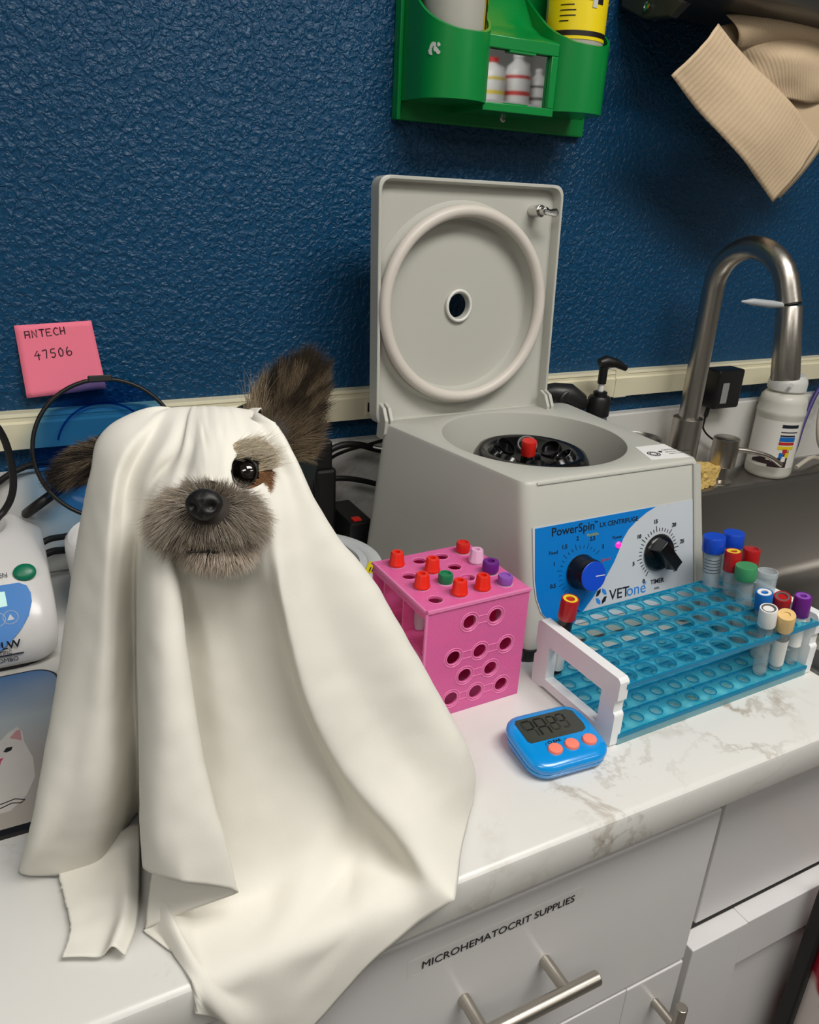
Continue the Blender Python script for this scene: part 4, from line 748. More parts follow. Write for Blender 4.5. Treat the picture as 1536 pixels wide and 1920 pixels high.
def sheet(name, A, B, C_, D_, mat, parent, fn=None, nu=24, nv=24, thick=0.0008, jag=False):
    """bilinear sheet A(u0v0) B(u1v0) C(u1v1) D(u0v1) with offset fn(u,v) -> Vector; real thickness"""
    A, B, C_, D_ = map(Vector, (A, B, C_, D_)); vs = []; fs = []; uv = []
    for j in range(nv + 1):
        for i in range(nu + 1):
            u, v = i/nu, j/nv; p_ = (A*(1-u) + B*u)*(1-v) + (D_*(1-u) + C_*u)*v
            if fn: p_ = p_ + fn(u, v)
            vs.append(tuple(p_)); uv.append((u, v))
    for j in range(nv):
        for i in range(nu): a = j*(nu+1)+i; fs.append((a, a+1, a+nu+2, a+nu+1))
    me = bpy.data.meshes.new(name); me.from_pydata(vs, [], fs); me.polygons.foreach_set('use_smooth', [True]*len(fs)); ul = me.uv_layers.new(name='UVMap')
    for lp_ in me.loops: ul.data[lp_.index].uv = uv[lp_.vertex_index]
    me.materials.append(mat); o = bpy.data.objects.new(name, me); COL.objects.link(o)
    if parent: attach(o, parent)
    md = o.modifiers.new('solid', 'SOLIDIFY'); md.thickness = thick; md.offset = 0
    return o
pt_ = wempty('paper_towel', 'brown folded paper towel hanging from the dispenser', 'paper towel', (0.86, -0.12, 0.435))
TJ = lambda u, v: Vector((0, 0, 0.0012*((int(u*48) % 2) - 0.5))) if v > 0.99 else Vector()
sheet('front_fold', (0.7865,-0.1300,0.6192), (1.0300,-0.1150,0.5136), (0.9644,-0.1150,0.4334), (0.7274,-0.1300,0.5608), TOW, pt_, lambda u, v: Vector((0, -0.006*math.sin(math.pi*v) + 0.004*math.sin(2.5*math.pi*u) - 0.0015*noise.noise(Vector((u*5, v*5, 0))), 0)) + (Vector((0.0008, 0, -0.0008))*((int(u*48 + 0.5) % 2)) if v > 0.99 else Vector()), 48, 16)
sheet('rear_fold', (0.7963,-0.1240,0.6169), (1.0455,-0.1080,0.5095), (0.9799,-0.1080,0.4385), (0.7427,-0.1240,0.5601), TOW, pt_, lambda u, v: Vector((0, -0.004*math.sin(math.pi*v), 0)), 24, 12)
sheet('inner_ply', (0.9262,-0.1000,0.5593), (1.0656,-0.1000,0.5718), (1.0973,-0.1000,0.4938), (1.0021,-0.1000,0.5212), TOW, pt_, None, 8, 8)
p2 = wempty('crumpled_towel', 'crumpled brown paper towel tucked up behind the hanging one', 'paper towel', (0.9, -0.10, 0.56))
def crum(u, v): return Vector((0.0, -0.02*math.sin(math.pi*u)*math.sin(math.pi*v*0.9) + 0.006*noise.noise(Vector((u*3, v*3, 2.0))), 0.012*math.sin(math.pi*u)*(1 - v) + 0.004*noise.noise(Vector((u*3 + 7, v*3, 2.0)))))
sheet('towel_sheet', (0.8169,-0.1050,0.6239), (1.0364,-0.1000,0.6439), (1.0761,-0.0950,0.5633), (0.9136,-0.1050,0.5548), TOW, p2, crum, 30, 30)
sheet('towel_curl', (0.8122,-0.1150,0.6329), (1.0158,-0.1120,0.6400), (1.0365,-0.1050,0.6128), (0.8398,-0.1120,0.5996), TOW, p2, lambda u, v: Vector((0, -0.012*math.sin(math.pi*v), 0.012*math.sin(math.pi*u))), 24, 12)

# ================================================================== STICKY NOTE
sn = wempty('sticky_note', 'pink sticky note with handwriting on the blue wall', 'sticky note', (0.05, 0, 0.2))
q0, q1, q2, q3 = (0.0142,-0.0010,0.2756), (0.0886,-0.0010,0.2788), (0.0964,-0.0040,0.2063), (0.0165,-0.0080,0.2021)
NP = M('pink_note_paper', (255, 128, 154), 0.75, var=0.02)
def nfn(u, v): return Vector((0, -0.004*v*v, 0))
sheet('note_paper', q0, q1, q2, q3, NP, sn, nfn, 12, 12, 0.0003)
PEN = M('pen_ink', (40, 28, 36), 0.5)
def npt(u, v):
    A, B, C_, D_ = map(Vector, (q0, q1, q2, q3)); p_ = (A*(1-u) + B*u)*(1-v) + (D_*(1-u) + C_*u)*v; return p_ + Vector((0, -0.004*v*v - 0.0005, 0))
GL = {'A': [[(0, 1), (0, .1), (.75, .1), (.75, 1)], [(0, .55), (.75, .55)]], 'N': [[(0, 1), (0, .05), (.75, 1), (.75, 0)]], 'T': [[(0, .05), (.9, .05)], [(.45, .05), (.45, 1)]], 'E': [[(.8, .05), (0, .08), (0, 1), (.85, .95)], [(0, .5), (.6, .5)]], 'C': [[(.85, .15), (.4, .05), (.05, .5), (.35, .95), (.9, .9)]], 'H': [[(0, 0), (0, 1)], [(.7, 0), (.7, 1)], [(0, .55), (.7, .5)]],
      '4': [[(.6, 0), (0, .55), (.95, .5)], [(.65, .3), (.65, 1.05)]], '7': [[(0, .1), (.7, .05), (.55, 1)]], '5': [[(.8, 0), (.2, .05), (.1, .45), (.6, .45), (.75, .75), (.45, 1), (.05, .9)]], '0': [[(.4, 0), (.05, .4), (.2, .95), (.6, .9), (.75, .4), (.4, 0)]], '6': [[(.3, 0), (0, .6), (.2, 1), (.7, .95), (.8, .6), (.4, .5), (.1, .7)]]}
def hand(s_, u, v, wu, hv, step, slope=0.0, name='handwriting'):
    m_ = MB()
    for i, ch in enumerate(s_):
        for st_ in GL[ch]:
            pts = [npt(u + i*step + wu*x, v + slope*i + hv*y) for x, y in st_]
            if len(pts) > 2 and ch in 'C5067': pts = smoothpath(pts, 5)
            m_.tube(pts, 0.00052, 6)
    m_.build(name, PEN, sn, smooth=0)
hand('ANTECH', 0.115, 0.078, 0.075, 0.105, 0.091, -0.004); hand('47506', 0.185, 0.365, 0.078, 0.12, 0.102, -0.006)

# ================================================================== WHITE COMBO CENTRIFUGE AT THE LEFT EDGE
lc = wempty('combo_centrifuge', 'white rounded centrifuge with blue panel at the left edge', 'centrifuge', (-0.09, -0.12, 0))
WG = M('white_gloss_plastic', (222, 220, 218), 0.28, var=0.01, coat=0.15)
lp = []
for x0, x1, y0, y1, r, z in ((-0.19, 0.006, -0.212, -0.03, 0.02, 0.006), (-0.192, 0.010, -0.216, -0.028, 0.02, 0.012), (-0.192, 0.013, -0.213, -0.028, 0.02, 0.030), (-0.19, 0.013, -0.1935, -0.03, 0.022, 0.052), (-0.186, 0.011, -0.1755, -0.032, 0.028, 0.072), (-0.178, 0.002, -0.160, -0.036, 0.055, 0.088), (-0.168, -0.008, -0.148, -0.04, 0.05, 0.097), (-0.160, -0.016, -0.141, -0.046, 0.045, 0.100), (-0.156, -0.020, -0.138, -0.05, 0.043, 0.0985), (-0.148, -0.030, -0.132, -0.056, 0.037, 0.085), (-0.130, -0.048, -0.12, -0.068, 0.025, 0.070), (-0.1, -0.078, -0.1, -0.088, 0.005, 0.066)):
    lp.append(rrect(x0, x1, y0, y1, r, z, 10))
MB().loft(lp, True, True).build('housing', WG, lc, smooth=55)
MB().loft([rrect(-0.186, 0.004, -0.208, -0.035, 0.03, 0.0, 6), rrect(-0.186, 0.004, -0.208, -0.035, 0.03, 0.007, 6)], True, True).build('base', BLACK, lc, smooth=30)
SN = Vector((0, -0.743, 0.669))
def slab(name, pts, mat, parent, h0, h1):
    m_ = MB(); P = [Vector(q) for q in pts]; n_ = len(P); m_.add([tuple(q + SN*h0) for q in P] + [tuple(q + SN*h1) for q in P], [tuple(range(n_ - 1, -1, -1)), tuple(range(n_, 2*n_))] + [(i, (i+1) % n_, (i+1) % n_ + n_, i + n_) for i in range(n_)]); return m_.build(name, mat, parent, smooth=0)
PNL = [(-0.0151,-0.1777,0.0716),(-0.0089,-0.1802,0.0688),(-0.0063,-0.1853,0.0631),(-0.0065,-0.1908,0.0570),(-0.0108,-0.1995,0.0474),(-0.0183,-0.2069,0.0391),(-0.0283,-0.2138,0.0315),(-0.0376,-0.2180,0.0268),(-0.0549,-0.2213,0.0231)]
pn = slab('control_panel', PNL + [(-0.18 - q[0], q[1], q[2]) for q in PNL[::-1]], PBLUE, lc, -0.001, 0.0002)
slab('display', [(-0.0441,-0.1813,0.0676),(-0.0274,-0.1820,0.0668),(-0.0268,-0.1913,0.0565),(-0.0459,-0.1918,0.0559)], M('lcd_pale_green', (186, 226, 220), 0.3, emit=0.25), pn, 0.0002, 0.0006)
ring_c = Vector((-0.0255,-0.1985,0.0484)); fr = frame(ring_c, (1, 0, 0), (0, 0.669, 0.743))
MB().tube([fr @ Vector((0.0062*math.cos(2*math.pi*k/24), 0.0062*math.sin(2*math.pi*k/24), 0.0003)) for k in range(25)], 0.0003, 5, False).build('key_ring', SILV, pn)
MB().prism([(-0.003, -0.0025), (0.003, -0.0025), (0, 0.003)], 0.0001, 0.0005, fr).build('arrow_mark', SILV, pn, smooth=0)
fr2 = frame(Vector((-0.0359,-0.1988,0.0481)), (1, 0, 0), (0, 0.669, 0.743)); MB().tube([fr2 @ Vector((0.0062*math.cos(2*math.pi*k/24), 0.0062*math.sin(2*math.pi*k/24), 0.0003)) for k in range(25)], 0.0003, 5, False).build('key_ring', SILV, pn)
MB().lathe([(0.0082, -0.002), (0.0082, 0.0008), (0.007, 0.0022), (0.004, 0.0030), (0.0005, 0.0032)], 28, frame(Vector((-0.0090,-0.1714,0.0785)) - SN*0.001, (1, 0, 0), (0, 0.669, 0.743)) @ Matrix.Scale(1.2, 4, (1, 0, 0))).build('open_button', M('green_button', (0, 118, 84), 0.35), lc, smooth=50)
text('OPEN', 0.0062, DINK, lc, frame(Vector((-0.0393,-0.1730,0.0768)) + SN*0.0006, (1, 0, 0), (0, 0.669, 0.743)))
text('HLW', 0.0105, DINK, lc, frame((-0.0440, -0.2165, 0.0270), (1, 0, 0), (0, 0.1, 1)), bold=0.0002); text('SCIENTIFIC', 0.0046, DINK, lc, frame((-0.051, -0.2170, 0.0218), (1, 0, 0), (0, 0.05, 1))); text('COMBO', 0.0056, DINK, lc, frame((-0.0445, -0.2170, 0.0140), (1, 0, 0), (0, 0.05, 1)))
MB().box((-0.06, -0.2172, 0.0202), (-0.0190, -0.2160, 0.0209)).build('logo_line', DINK, lc, smooth=0)

# ================================================================== CENTRIFUGES BEHIND THE DOG
BLID = clear('blue_smoke_lid', (112, 176, 224), 0.93, 0.05, (10, 60, 140)); 
c2 = wempty('mini_centrifuge', 'white round mini centrifuge with raised clear blue lid behind the dog', 'centrifuge', (0.098, -0.13, 0))
T = Matrix.Translation((0.098, -0.13, 0))
MB().lathe([(0.058, 0), (0.062, 0.004), (0.066, 0.03), (0.069, 0.075), (0.0685, 0.083), (0.065, 0.087), (0.061, 0.085), (0.058, 0.075), (0.05, 0.055), (0.02, 0.048), (0.0005, 0.047)], 48, T).build('housing', WG, c2, smooth=50)
bc = Vector((0.0884,-0.0500,0.1505)); LN2 = Vector((0, -1, 0.28)).normalized(); frl = frame(bc, (1, 0, 0), (0, 0.28, 1)); RR = 0.0745
MB().lathe([(RR, -0.001), (RR, 0.0), (RR - 0.002, -0.014), (RR - 0.01, -0.02), (0.03, -0.024), (0.0005, -0.025)], 56, frl @ Matrix.Identity(4), False, False).build('lid', BLID, c2, smooth=60)
MB().tube([frl @ Vector((RR*math.cos(2*math.pi*k/56), RR*math.sin(2*math.pi*k/56), 0)) for k in range(57)], 0.0022, 8, False).build('lid_rim', BLACK, c2, smooth=60)
MB().box((-0.012, RR - 0.003, -0.004), (0.012, RR + 0.004, 0.004), frl).build('lid_tab', BLACK, c2, smooth=0, bevel=0.001)
MB().tube([frl @ Vector((0.05*math.cos(t), 0.05*math.sin(t), -0.018)) for t in [math.radians(a) for a in range(20, 165, 6)]], 0.0012, 6).build('lid_rib', BLID, c2)
MB().box((0.085, -0.068, 0.06), (0.115, -0.05, 0.092)).build('hinge_block', WG, c2, smooth=0, bevel=0.003)
c3 = wempty('grey_centrifuge', 'pale grey round centrifuge with black rotor cover and yellow warning label', 'centrifuge', (0.256, -0.205, 0))
T = Matrix.Translation((0.256, -0.205, 0)); LG = M('pale_grey_plastic', (196, 199, 200), 0.35, var=0.01)
MB().lathe([(0.07, 0), (0.076, 0.004), (0.080, 0.04), (0.081, 0.052), (0.0795, 0.056), (0.074, 0.058), (0.066, 0.058), (0.064, 0.0565), (0.056, 0.0575), (0.054, 0.055), (0.053, 0.045), (0.0005, 0.044)], 56, T).build('housing', LG, c3, smooth=40)
MB().lathe([(0.051, 0.046), (0.051, 0.060), (0.046, 0.066), (0.022, 0.080), (0.014, 0.082), (0.0005, 0.083)], 44, T).build('rotor_cover', M('matte_black_cover', (20, 20, 20), 0.5), c3, smooth=50)
fr = frame((0.256 + 0.0705*math.cos(math.radians(-35)), -0.205 + 0.0705*math.sin(math.radians(-35)), 0.0584), (math.cos(math.radians(55)), math.sin(math.radians(55)), 0), (-math.sin(math.radians(55)), math.cos(math.radians(55)), 0))
wl = MB().box((-0.013, -0.006, 0), (0.013, 0.006, 0.0004), fr).build('warning_label', M('label_yellow', (226, 204, 24), 0.4), c3, smooth=0)
m = MB(); m.prism([(0.004, -0.004), (0.011, -0.004), (0.0075, 0.004)], 0.0004, 0.0006, fr); m.box((-0.011, -0.002, 0.0004), (0.001, -0.0005, 0.0006), fr); m.box((-0.011, 0.001, 0.0004), (-0.001, 0.0022, 0.0006), fr); m.build('warning_print', INK, wl, smooth=0)
fr = frame((0.250, -0.085, 0.135), (1, 0, 0), (0, 0.25, 1))
MB().lathe([(0.064, 0.0), (0.064, -0.004), (0.058, -0.014), (0.03, -0.02), (0.0005, -0.021)], 48, fr, True, False).build('lid', M('dark_smoke_lid', (22, 30, 30), 0.18), c3, smooth=60)
MB().box((0.245, -0.128, 0.045), (0.28, -0.082, 0.075)).build('hinge_block', MATS['matte_black_cover'], c3, smooth=0, bevel=0.003)

# ================================================================== CABLES
GC = 'black cables along the backsplash'
cable('black cable hanging down at the left edge in front of the raceway', [(-0.0459,-0.0220,0.1796)] + [(-0.0219,-0.0750,0.2004),(-0.0104,-0.0750,0.1806),(-0.0069,-0.0750,0.1497),(-0.0093,-0.0750,0.1244),(-0.0186,-0.0750,0.1054),(-0.0351,-0.0750,0.0903)] + [(-0.0657,-0.0260,0.0469), (-0.1074,0.1170,0.0050)], 0.0036, RUBBER, GC)
cable('black cable arching over the backsplash toward the blue lid', [(-0.0830,-0.0260,0.0623)] + [(-0.0373,-0.0280,0.1050),(-0.0175,-0.0280,0.1216),(0.0015,-0.0280,0.1313),(0.0200,-0.0280,0.1352),(0.0487,-0.0280,0.1332),(0.0810,-0.0280,0.1284)] + [(0.1108,-0.0240,0.1414)], 0.0034, RUBBER, GC)
cable('thick flat black cable lying diagonally behind the white centrifuge', [(-0.0197,0.1099,0.0120), (0.0057,-0.0400,0.0883), (0.0372,-0.0350,0.1069), (0.0634,-0.0300,0.1205), (0.0918,-0.0240,0.1495)], 0.0055, RUBBER, GC)
cable('black cable coil resting low beside the round white centrifuge', [(-0.0028,-0.0750,0.0554), (0.0166,-0.0600,0.0593), (0.0358,-0.0450,0.0542), (0.0673,-0.0360,0.0552)], 0.0035, RUBBER, GC)
cable('black cable coil on the counter below the other coil', [(-0.0018,-0.0780,0.0442), (0.0174,-0.0640,0.0464), (0.0365,-0.0520,0.0410), (0.0680,-0.0420,0.0411)], 0.004, RUBBER, GC)
cable('thick black power cable looping between dog and open centrifuge', [(0.3195,-0.0600,0.0654),(0.3242,-0.0600,0.1033),(0.3345,-0.0600,0.1228),(0.3540,-0.0600,0.1310),(0.3768,-0.0600,0.1294),(0.4011,-0.0600,0.1213),(0.4277,-0.0600,0.1129)], 0.0042, RUBBER, GC)
cable('thin black lead behind the thick looping power cable', [(0.3321,-0.0450,0.0938),(0.3462,-0.0450,0.1098),(0.3676,-0.0450,0.1180),(0.3968,-0.0450,0.1228),(0.4267,-0.0450,0.1284)], 0.0022, RUBBER, GC)
cable('black lead crossing lower between dog and open centrifuge', [(0.3197,-0.0500,0.0759),(0.3409,-0.0500,0.0838),(0.3662,-0.0500,0.0829),(0.4038,-0.0500,0.0717),(0.4392,-0.0500,0.0552)], 0.0036, RUBBER, GC)
psu = wempty('power_brick', 'black power plug block in the dark gap behind the dog', 'power plug', (0.345, -0.05, 0.0))
MB().box((0.318, -0.070, 0.0), (0.345, -0.035, 0.105)).build('brick_body', BLACK, psu, smooth=0, bevel=0.004)
MB().box((0.319, -0.068, 0.1045), (0.340, -0.040, 0.14)).build('plug_top', BLACK, psu, smooth=0, bevel=0.003)
psb = wempty('power_strip', 'black power strip with red switch light behind the round grey centrifuge', 'power strip', (0.36, -0.075, 0.0))
MB().box((0.350, -0.105, 0.0), (0.380, -0.028, 0.045)).build('strip_body', BLACK, psb, smooth=0, bevel=0.003)
MB().box((0.356, -0.100, 0.0445), (0.366, -0.090, 0.047)).build('switch_light', M('dim_red_light', (150, 24, 16), 0.4, emit=0.3), psb, smooth=0)

# ================================================================== PRINTED CAT PAD
cp0 = [(-0.0577,-0.2468,0.0040), (-0.0281,-0.2293,0.0040)]
cpd = wempty('printed_pad', 'glossy printed pad showing a white cat at the lower left edge', 'pad', (-0.1, -0.31, 0))
PR = rrect(-0.235, 0.006, -0.424, -0.222, 0.022, 0.0, 8)
MB().loft([PR, [(x, y, 0.0035) for x, y, z in PR]], True, True).build('pad_base', BLACK, cpd, smooth=30)
pm = bpy.data.materials.new('pad_print_sky'); pm.use_nodes = True; nt = pm.node_tree; b_ = nt.nodes['Principled BSDF']; tc = nt.nodes.new('ShaderNodeTexCoord'); sx = nt.nodes.new('ShaderNodeSeparateXYZ'); nt.links.new(tc.outputs['Object'], sx.inputs[0])
mr = nt.nodes.new('ShaderNodeMapRange'); mr.inputs['From Min'].default_value = -0.42; mr.inputs['From Max'].default_value = -0.222; nt.links.new(sx.outputs['Y'], mr.inputs['Value']); rp = nt.nodes.new('ShaderNodeValToRGB')
rp.color_ramp.elements[0].color = lin((178, 170, 160)); rp.color_ramp.elements[1].color = lin((62, 112, 166)); e_ = rp.color_ramp.elements.new(0.35); e_.color = lin((168, 160, 152)); e_ = rp.color_ramp.elements.new(0.66); e_.color = lin((176, 184, 186))
nt.links.new(mr.outputs[0], rp.inputs[0]); nt.links.new(rp.outputs[0], b_.inputs['Base Color']); b_.inputs['Roughness'].default_value = 0.3
PI = rrect(-0.233, 0.004, -0.418, -0.224, 0.020, 0.0, 8)
pf = MB().loft([[(x, y, 0.0034) for x, y, z in PI], [(x, y, 0.0038) for x, y, z in PI]], True, True).build('printed_face', pm, cpd, smooth=30)
def flat(name, pts, mat, z): 
    return MB().prism([(q[0], q[1]) for q in pts], 0.0037, z, None).build(name, mat, pf, smooth=0)
PW_ = M('print_cat_white', (206, 200, 192), 0.35, var=0.08, vscale=60); PP = M('print_ear_pink', (196, 140, 142), 0.35, var=0.15, vscale=120)
CATP = [(-0.0422,-0.3169,0.0040),(-0.0370,-0.3091,0.0040),(-0.0302,-0.3033,0.0040),(-0.0267,-0.3122,0.0040),(-0.0261,-0.3253,0.0040),(-0.0209,-0.3482,0.0040),(-0.0207,-0.3709,0.0040),(-0.0274,-0.3893,0.0040),(-0.0383,-0.4016,0.0040)]; CX0 = -0.0443
mir = lambda P: [(2*CX0 - q[0], q[1]) for q in P[::-1]]
flat('cat_print', CATP + mir(CATP), PW_, 0.00395)
EARP = [(-0.0361,-0.3167,0.0040),(-0.0312,-0.3088,0.0040),(-0.0281,-0.3087,0.0040),(-0.0276,-0.3233,0.0040)]; flat('ear_print', EARP, PP, 0.00405); flat('ear_print', mir(EARP), PP, 0.00405)
EYEP = [(-0.0411,-0.3326,0.0040),(-0.0388,-0.3281,0.0040),(-0.0343,-0.3287,0.0040),(-0.0355,-0.3330,0.0040),(-0.0389,-0.3342,0.0040)]; flat('eye_print', EYEP, M('print_eye', (24, 28, 24), 0.3), 0.00405); flat('eye_print', mir(EYEP), MATS['print_eye'], 0.00405)
flat('nose_print', [(-0.0450,-0.3402,0.0040),(-0.0410,-0.3400,0.0040),(-0.0429,-0.3438,0.0040),(-0.0437,-0.3486,0.0040),(-0.0452,-0.3493,0.0040)], M('print_nose', (190, 70, 96), 0.4), 0.00405)
MB().tube([Vector(q) for q in [(-0.0475,-0.3931,0.0041),(-0.0413,-0.3919,0.0041),(-0.0351,-0.3906,0.0041),(-0.0287,-0.3941,0.0041),(-0.0312,-0.3964,0.0041),(-0.0373,-0.3942,0.0041),(-0.0432,-0.3962,0.0041),(-0.0476,-0.3976,0.0041)]], 0.0004, 5).build('line_print', INK, pf)

# ================================================================== SHELF ACROSS THE ROOM (seen in the eyewash mirror)
sh = wempty('wall_shelf', 'white wall shelf across the room holding jugs', 'shelf', (2.2, -2.85, 0.81))
MB().box((1.6, -2.99, 0.81), (2.58, -2.70, 0.83)).build('board', WHITEP, sh, smooth=0)
for x in (1.7, 2.45): MB().box((x, -2.99, 0.69), (x + 0.02, -2.75, 0.81)).build('bracket', STEEL, sh, smooth=0)
for k, (x, lab_, h, lc_, cc) in enumerate(((2.255, 'white jug with red cap and yellow label on the far shelf', 0.19, YEL, RED), (2.40, 'white jug with red and yellow label bands on the far shelf', 0.225, RED, WHT), (2.525, 'slim white bottle with grey label on the far shelf', 0.17, DGR, WHT), (2.08, 'white jug with yellow label at the end of the far shelf', 0.2, YEL, WHT))):
    o = wempty('white_jug', lab_, 'jug', (x, -2.83, 0.83)); T = Matrix.Translation((x, -2.83, 0.83)); r = 0.066 if k != 2 else 0.046
    MB().lathe([(r*0.9, 0), (r, 0.01), (r, h*0.6), (r*0.8, h*0.75), (r*0.4, h*0.85), (r*0.35, h*0.92)], 28, T).build('jug_body', WHITEP, o, smooth=40)
    MB().lathe([(r*0.42, h*0.9), (r*0.42, h), (r*0.3, h*1.01)], 20, T).build('cap', cc, o)
    for z0, z1 in ((h*0.18, h*0.26), (h*0.5, h*0.56)): MB().lathe([(r*1.01, z0), (r*1.01, z1)], 28, T, False, False).build('label_band', lc_, o)
    MB().tube([(x + r*0.3, -2.83, 0.83 + h*0.85), (x + r*0.85, -2.83, 0.83 + h*0.8), (x + r*0.98, -2.83, 0.83 + h*0.6), (x + r*0.95, -2.83, 0.83 + h*0.45)], 0.010, 8).build('grip', WHITEP, o, smooth=60)

# ================================================================== THE DOG
# head frame: HX to the dog's left, HY up along the face, HZ out of the face
HX, HY, HZ = CR, CU, -CF
dog = wempty('dog', 'small grey and tan dog wearing a white sheet, facing forward', 'dog', (0.11, -0.38, 0))
FURD = M('dog_skin_dark', (46, 38, 32), 0.8, var=0.3, vscale=80)
NOSEP, MUZ, CHIN, SK, EYE = Vector((0.0842,-0.5162,0.2649)), Vector((0.0927,-0.4906,0.2454)), Vector((0.0949,-0.4983,0.2289)), Vector((0.1072,-0.4238,0.2473)), Vector((0.1191,-0.4744,0.2645))
bm = bmesh.new()
def ell(c, rx, ry, rz, X=Vector((1,0,0)), Y_=Vector((0,1,0)), Z_=Vector((0,0,1)), s=3):
    m_ = Matrix((X*rx, Y_*ry, Z_*rz)).transposed().to_4x4(); m_.translation = c; bmesh.ops.create_icosphere(bm, subdivisions=s, radius=1, matrix=m_)
def earp(O, poly, th):
    n_ = len(poly); a = [bm.verts.new(O + HX*x + HY*y + HZ*th) for x, y in poly]; c_ = [bm.verts.new(O + HX*x + HY*y - HZ*th) for x, y in poly]
    bm.faces.new(a); bm.faces.new(c_[::-1])
    for i in range(n_): bm.faces.new((a[i], c_[i], c_[(i+1) % n_], a[(i+1) % n_]))
ell(SK, 0.050, 0.0435, 0.040, HX, HY, HZ); ell(MUZ, 0.0265, 0.018, 0.026, HX, HY, HZ); ell(CHIN, 0.0195, 0.010, 0.018, HX, HY, HZ)
ell(MUZ - HZ*0.03, 0.031, 0.024, 0.03, HX, HY, HZ)
ell(Vector((0.112, -0.39, 0.19)), 0.036, 0.036, 0.06); ell(Vector((0.115, -0.365, 0.12)), 0.046, 0.055, 0.075); ell(Vector((0.12, -0.325, 0.065)), 0.052, 0.05, 0.062)
for s_ in (-1, 1):
    ell(Vector((0.112 + 0.028*s_, -0.405, 0.07)), 0.015, 0.016, 0.072); ell(Vector((0.112 + 0.029*s_, -0.418, 0.008)), 0.015, 0.022, 0.009); ell(Vector((0.12 + 0.042*s_, -0.335, 0.035)), 0.022, 0.042, 0.035); ell(Vector((0.12 + 0.05*s_, -0.375, 0.009)), 0.014, 0.03, 0.010)
ell(Vector((0.125, -0.275, 0.02)), 0.012, 0.02, 0.012)
EARR, EARL = Vector((0.1625,-0.4375,0.2920)), Vector((0.0314,-0.3933,0.2538))
dr_ = (HX*0.55 + HY*0.84).normalized(); dl_ = (HX*-0.86 - HY*0.45).normalized()
earp(EARR, [(-0.0256,-0.0130),(-0.0249,0.0041),(-0.0171,0.0157),(-0.0058,0.0246),(0.0044,0.0300),(0.0119,0.0300),(0.0188,0.0232),(0.0195,0.0092),(0.0167,-0.0072),(0.0113,-0.0205),(0.0024,-0.0273),(-0.0113,-0.0239)], 0.0050); ell(EARR - dr_*0.03, 0.016, 0.022, 0.012, dr_.cross(HZ), dr_, HZ)
earp(EARL, [(0.0188,0.0088),(0.0067,0.0074),(-0.0027,0.0020),(-0.0094,-0.0061),(-0.0114,-0.0114),(-0.0067,-0.0135),(0.0034,-0.0111),(0.0128,-0.0067),(0.0182,-0.0007)], 0.0045); ell(EARL - dl_*0.022, 0.009, 0.02, 0.008, dl_.cross(HZ), dl_, HZ)
me = bpy.data.meshes.new('body'); bm.to_mesh(me); bm.free(); me.materials.append(FURD); bo_ = bpy.data.objects.new('body', me); COL.objects.link(bo_); attach(bo_, dog)
md = bo_.modifiers.new('remesh', 'REMESH'); md.mode = 'VOXEL'; md.voxel_size = 0.0032; md.use_smooth_shade = True
md = bo_.modifiers.new('smooth', 'SMOOTH'); md.iterations = 4; md.factor = 0.5
# eye
fe = frame(EYE, HX, HY)
ey = MB().lathe([(0.0084*math.sin(math.radians(a)), 0.0084*math.cos(math.radians(a))) for a in range(178, 1, -8)] , 32, fe).build('eye', M('eye_black_brown', (9, 6, 5), 0.03, spec=0.8, coat=1.0, var=0.2), dog, smooth=80)
MB().tube([fe @ Vector((0.0060*math.cos(t), 0.0060*math.sin(t), 0.0060)) for t in [2*math.pi*k/32 for k in range(33)]], 0.00022, 6, False).build('iris_ring', M('iris_brown', (20, 12, 9), 0.15), ey)
m = MB()
lidp = [fe @ Vector((0.0076*math.cos(t), 0.0082*math.sin(t), 0.0050)) for t in [2*math.pi*k/32 for k in range(33)]]
m.tube(lidp, 0.0014, 8, False); m.build('eyelid', M('eyelid_black', (14, 11, 10), 0.35), ey, smooth=60)
# nose
bm = bmesh.new(); bmesh.ops.create_icosphere(bm, subdivisions=4, radius=1)
for v in bm.verts:
    x, y, z = v.co; w_ = 1.0 - 0.22*max(0, -y); d = Vector((x*0.0100*w_, y*0.0086, z*0.0072))
    for s_ in (-1, 1):
        q = math.hypot((x - 0.48*s_)/0.30, (y + 0.12)/0.34)
        if z > 0: d.z -= 0.0042*math.exp(-q*q*1.6)
    if z > 0: d.z -= 0.0016*math.exp(-(x/0.10)**2)*(1 if y < 0.3 else 0.3)
    d += Vector((1, 1, 1))*0.00022*noise.noise(v.co*9)
    v.co = NOSEP + HX*d.x + HY*d.y + HZ*d.z
me = bpy.data.meshes.new('nose'); bm.to_mesh(me); bm.free(); me.polygons.foreach_set('use_smooth', [True]*len(me.polygons)); me.materials.append(M('nose_leather', (16, 14, 14), 0.5, bump=(900, 0.5, 0.0004))); no = bpy.data.objects.new('nose', me); COL.objects.link(no); attach(no, dog)
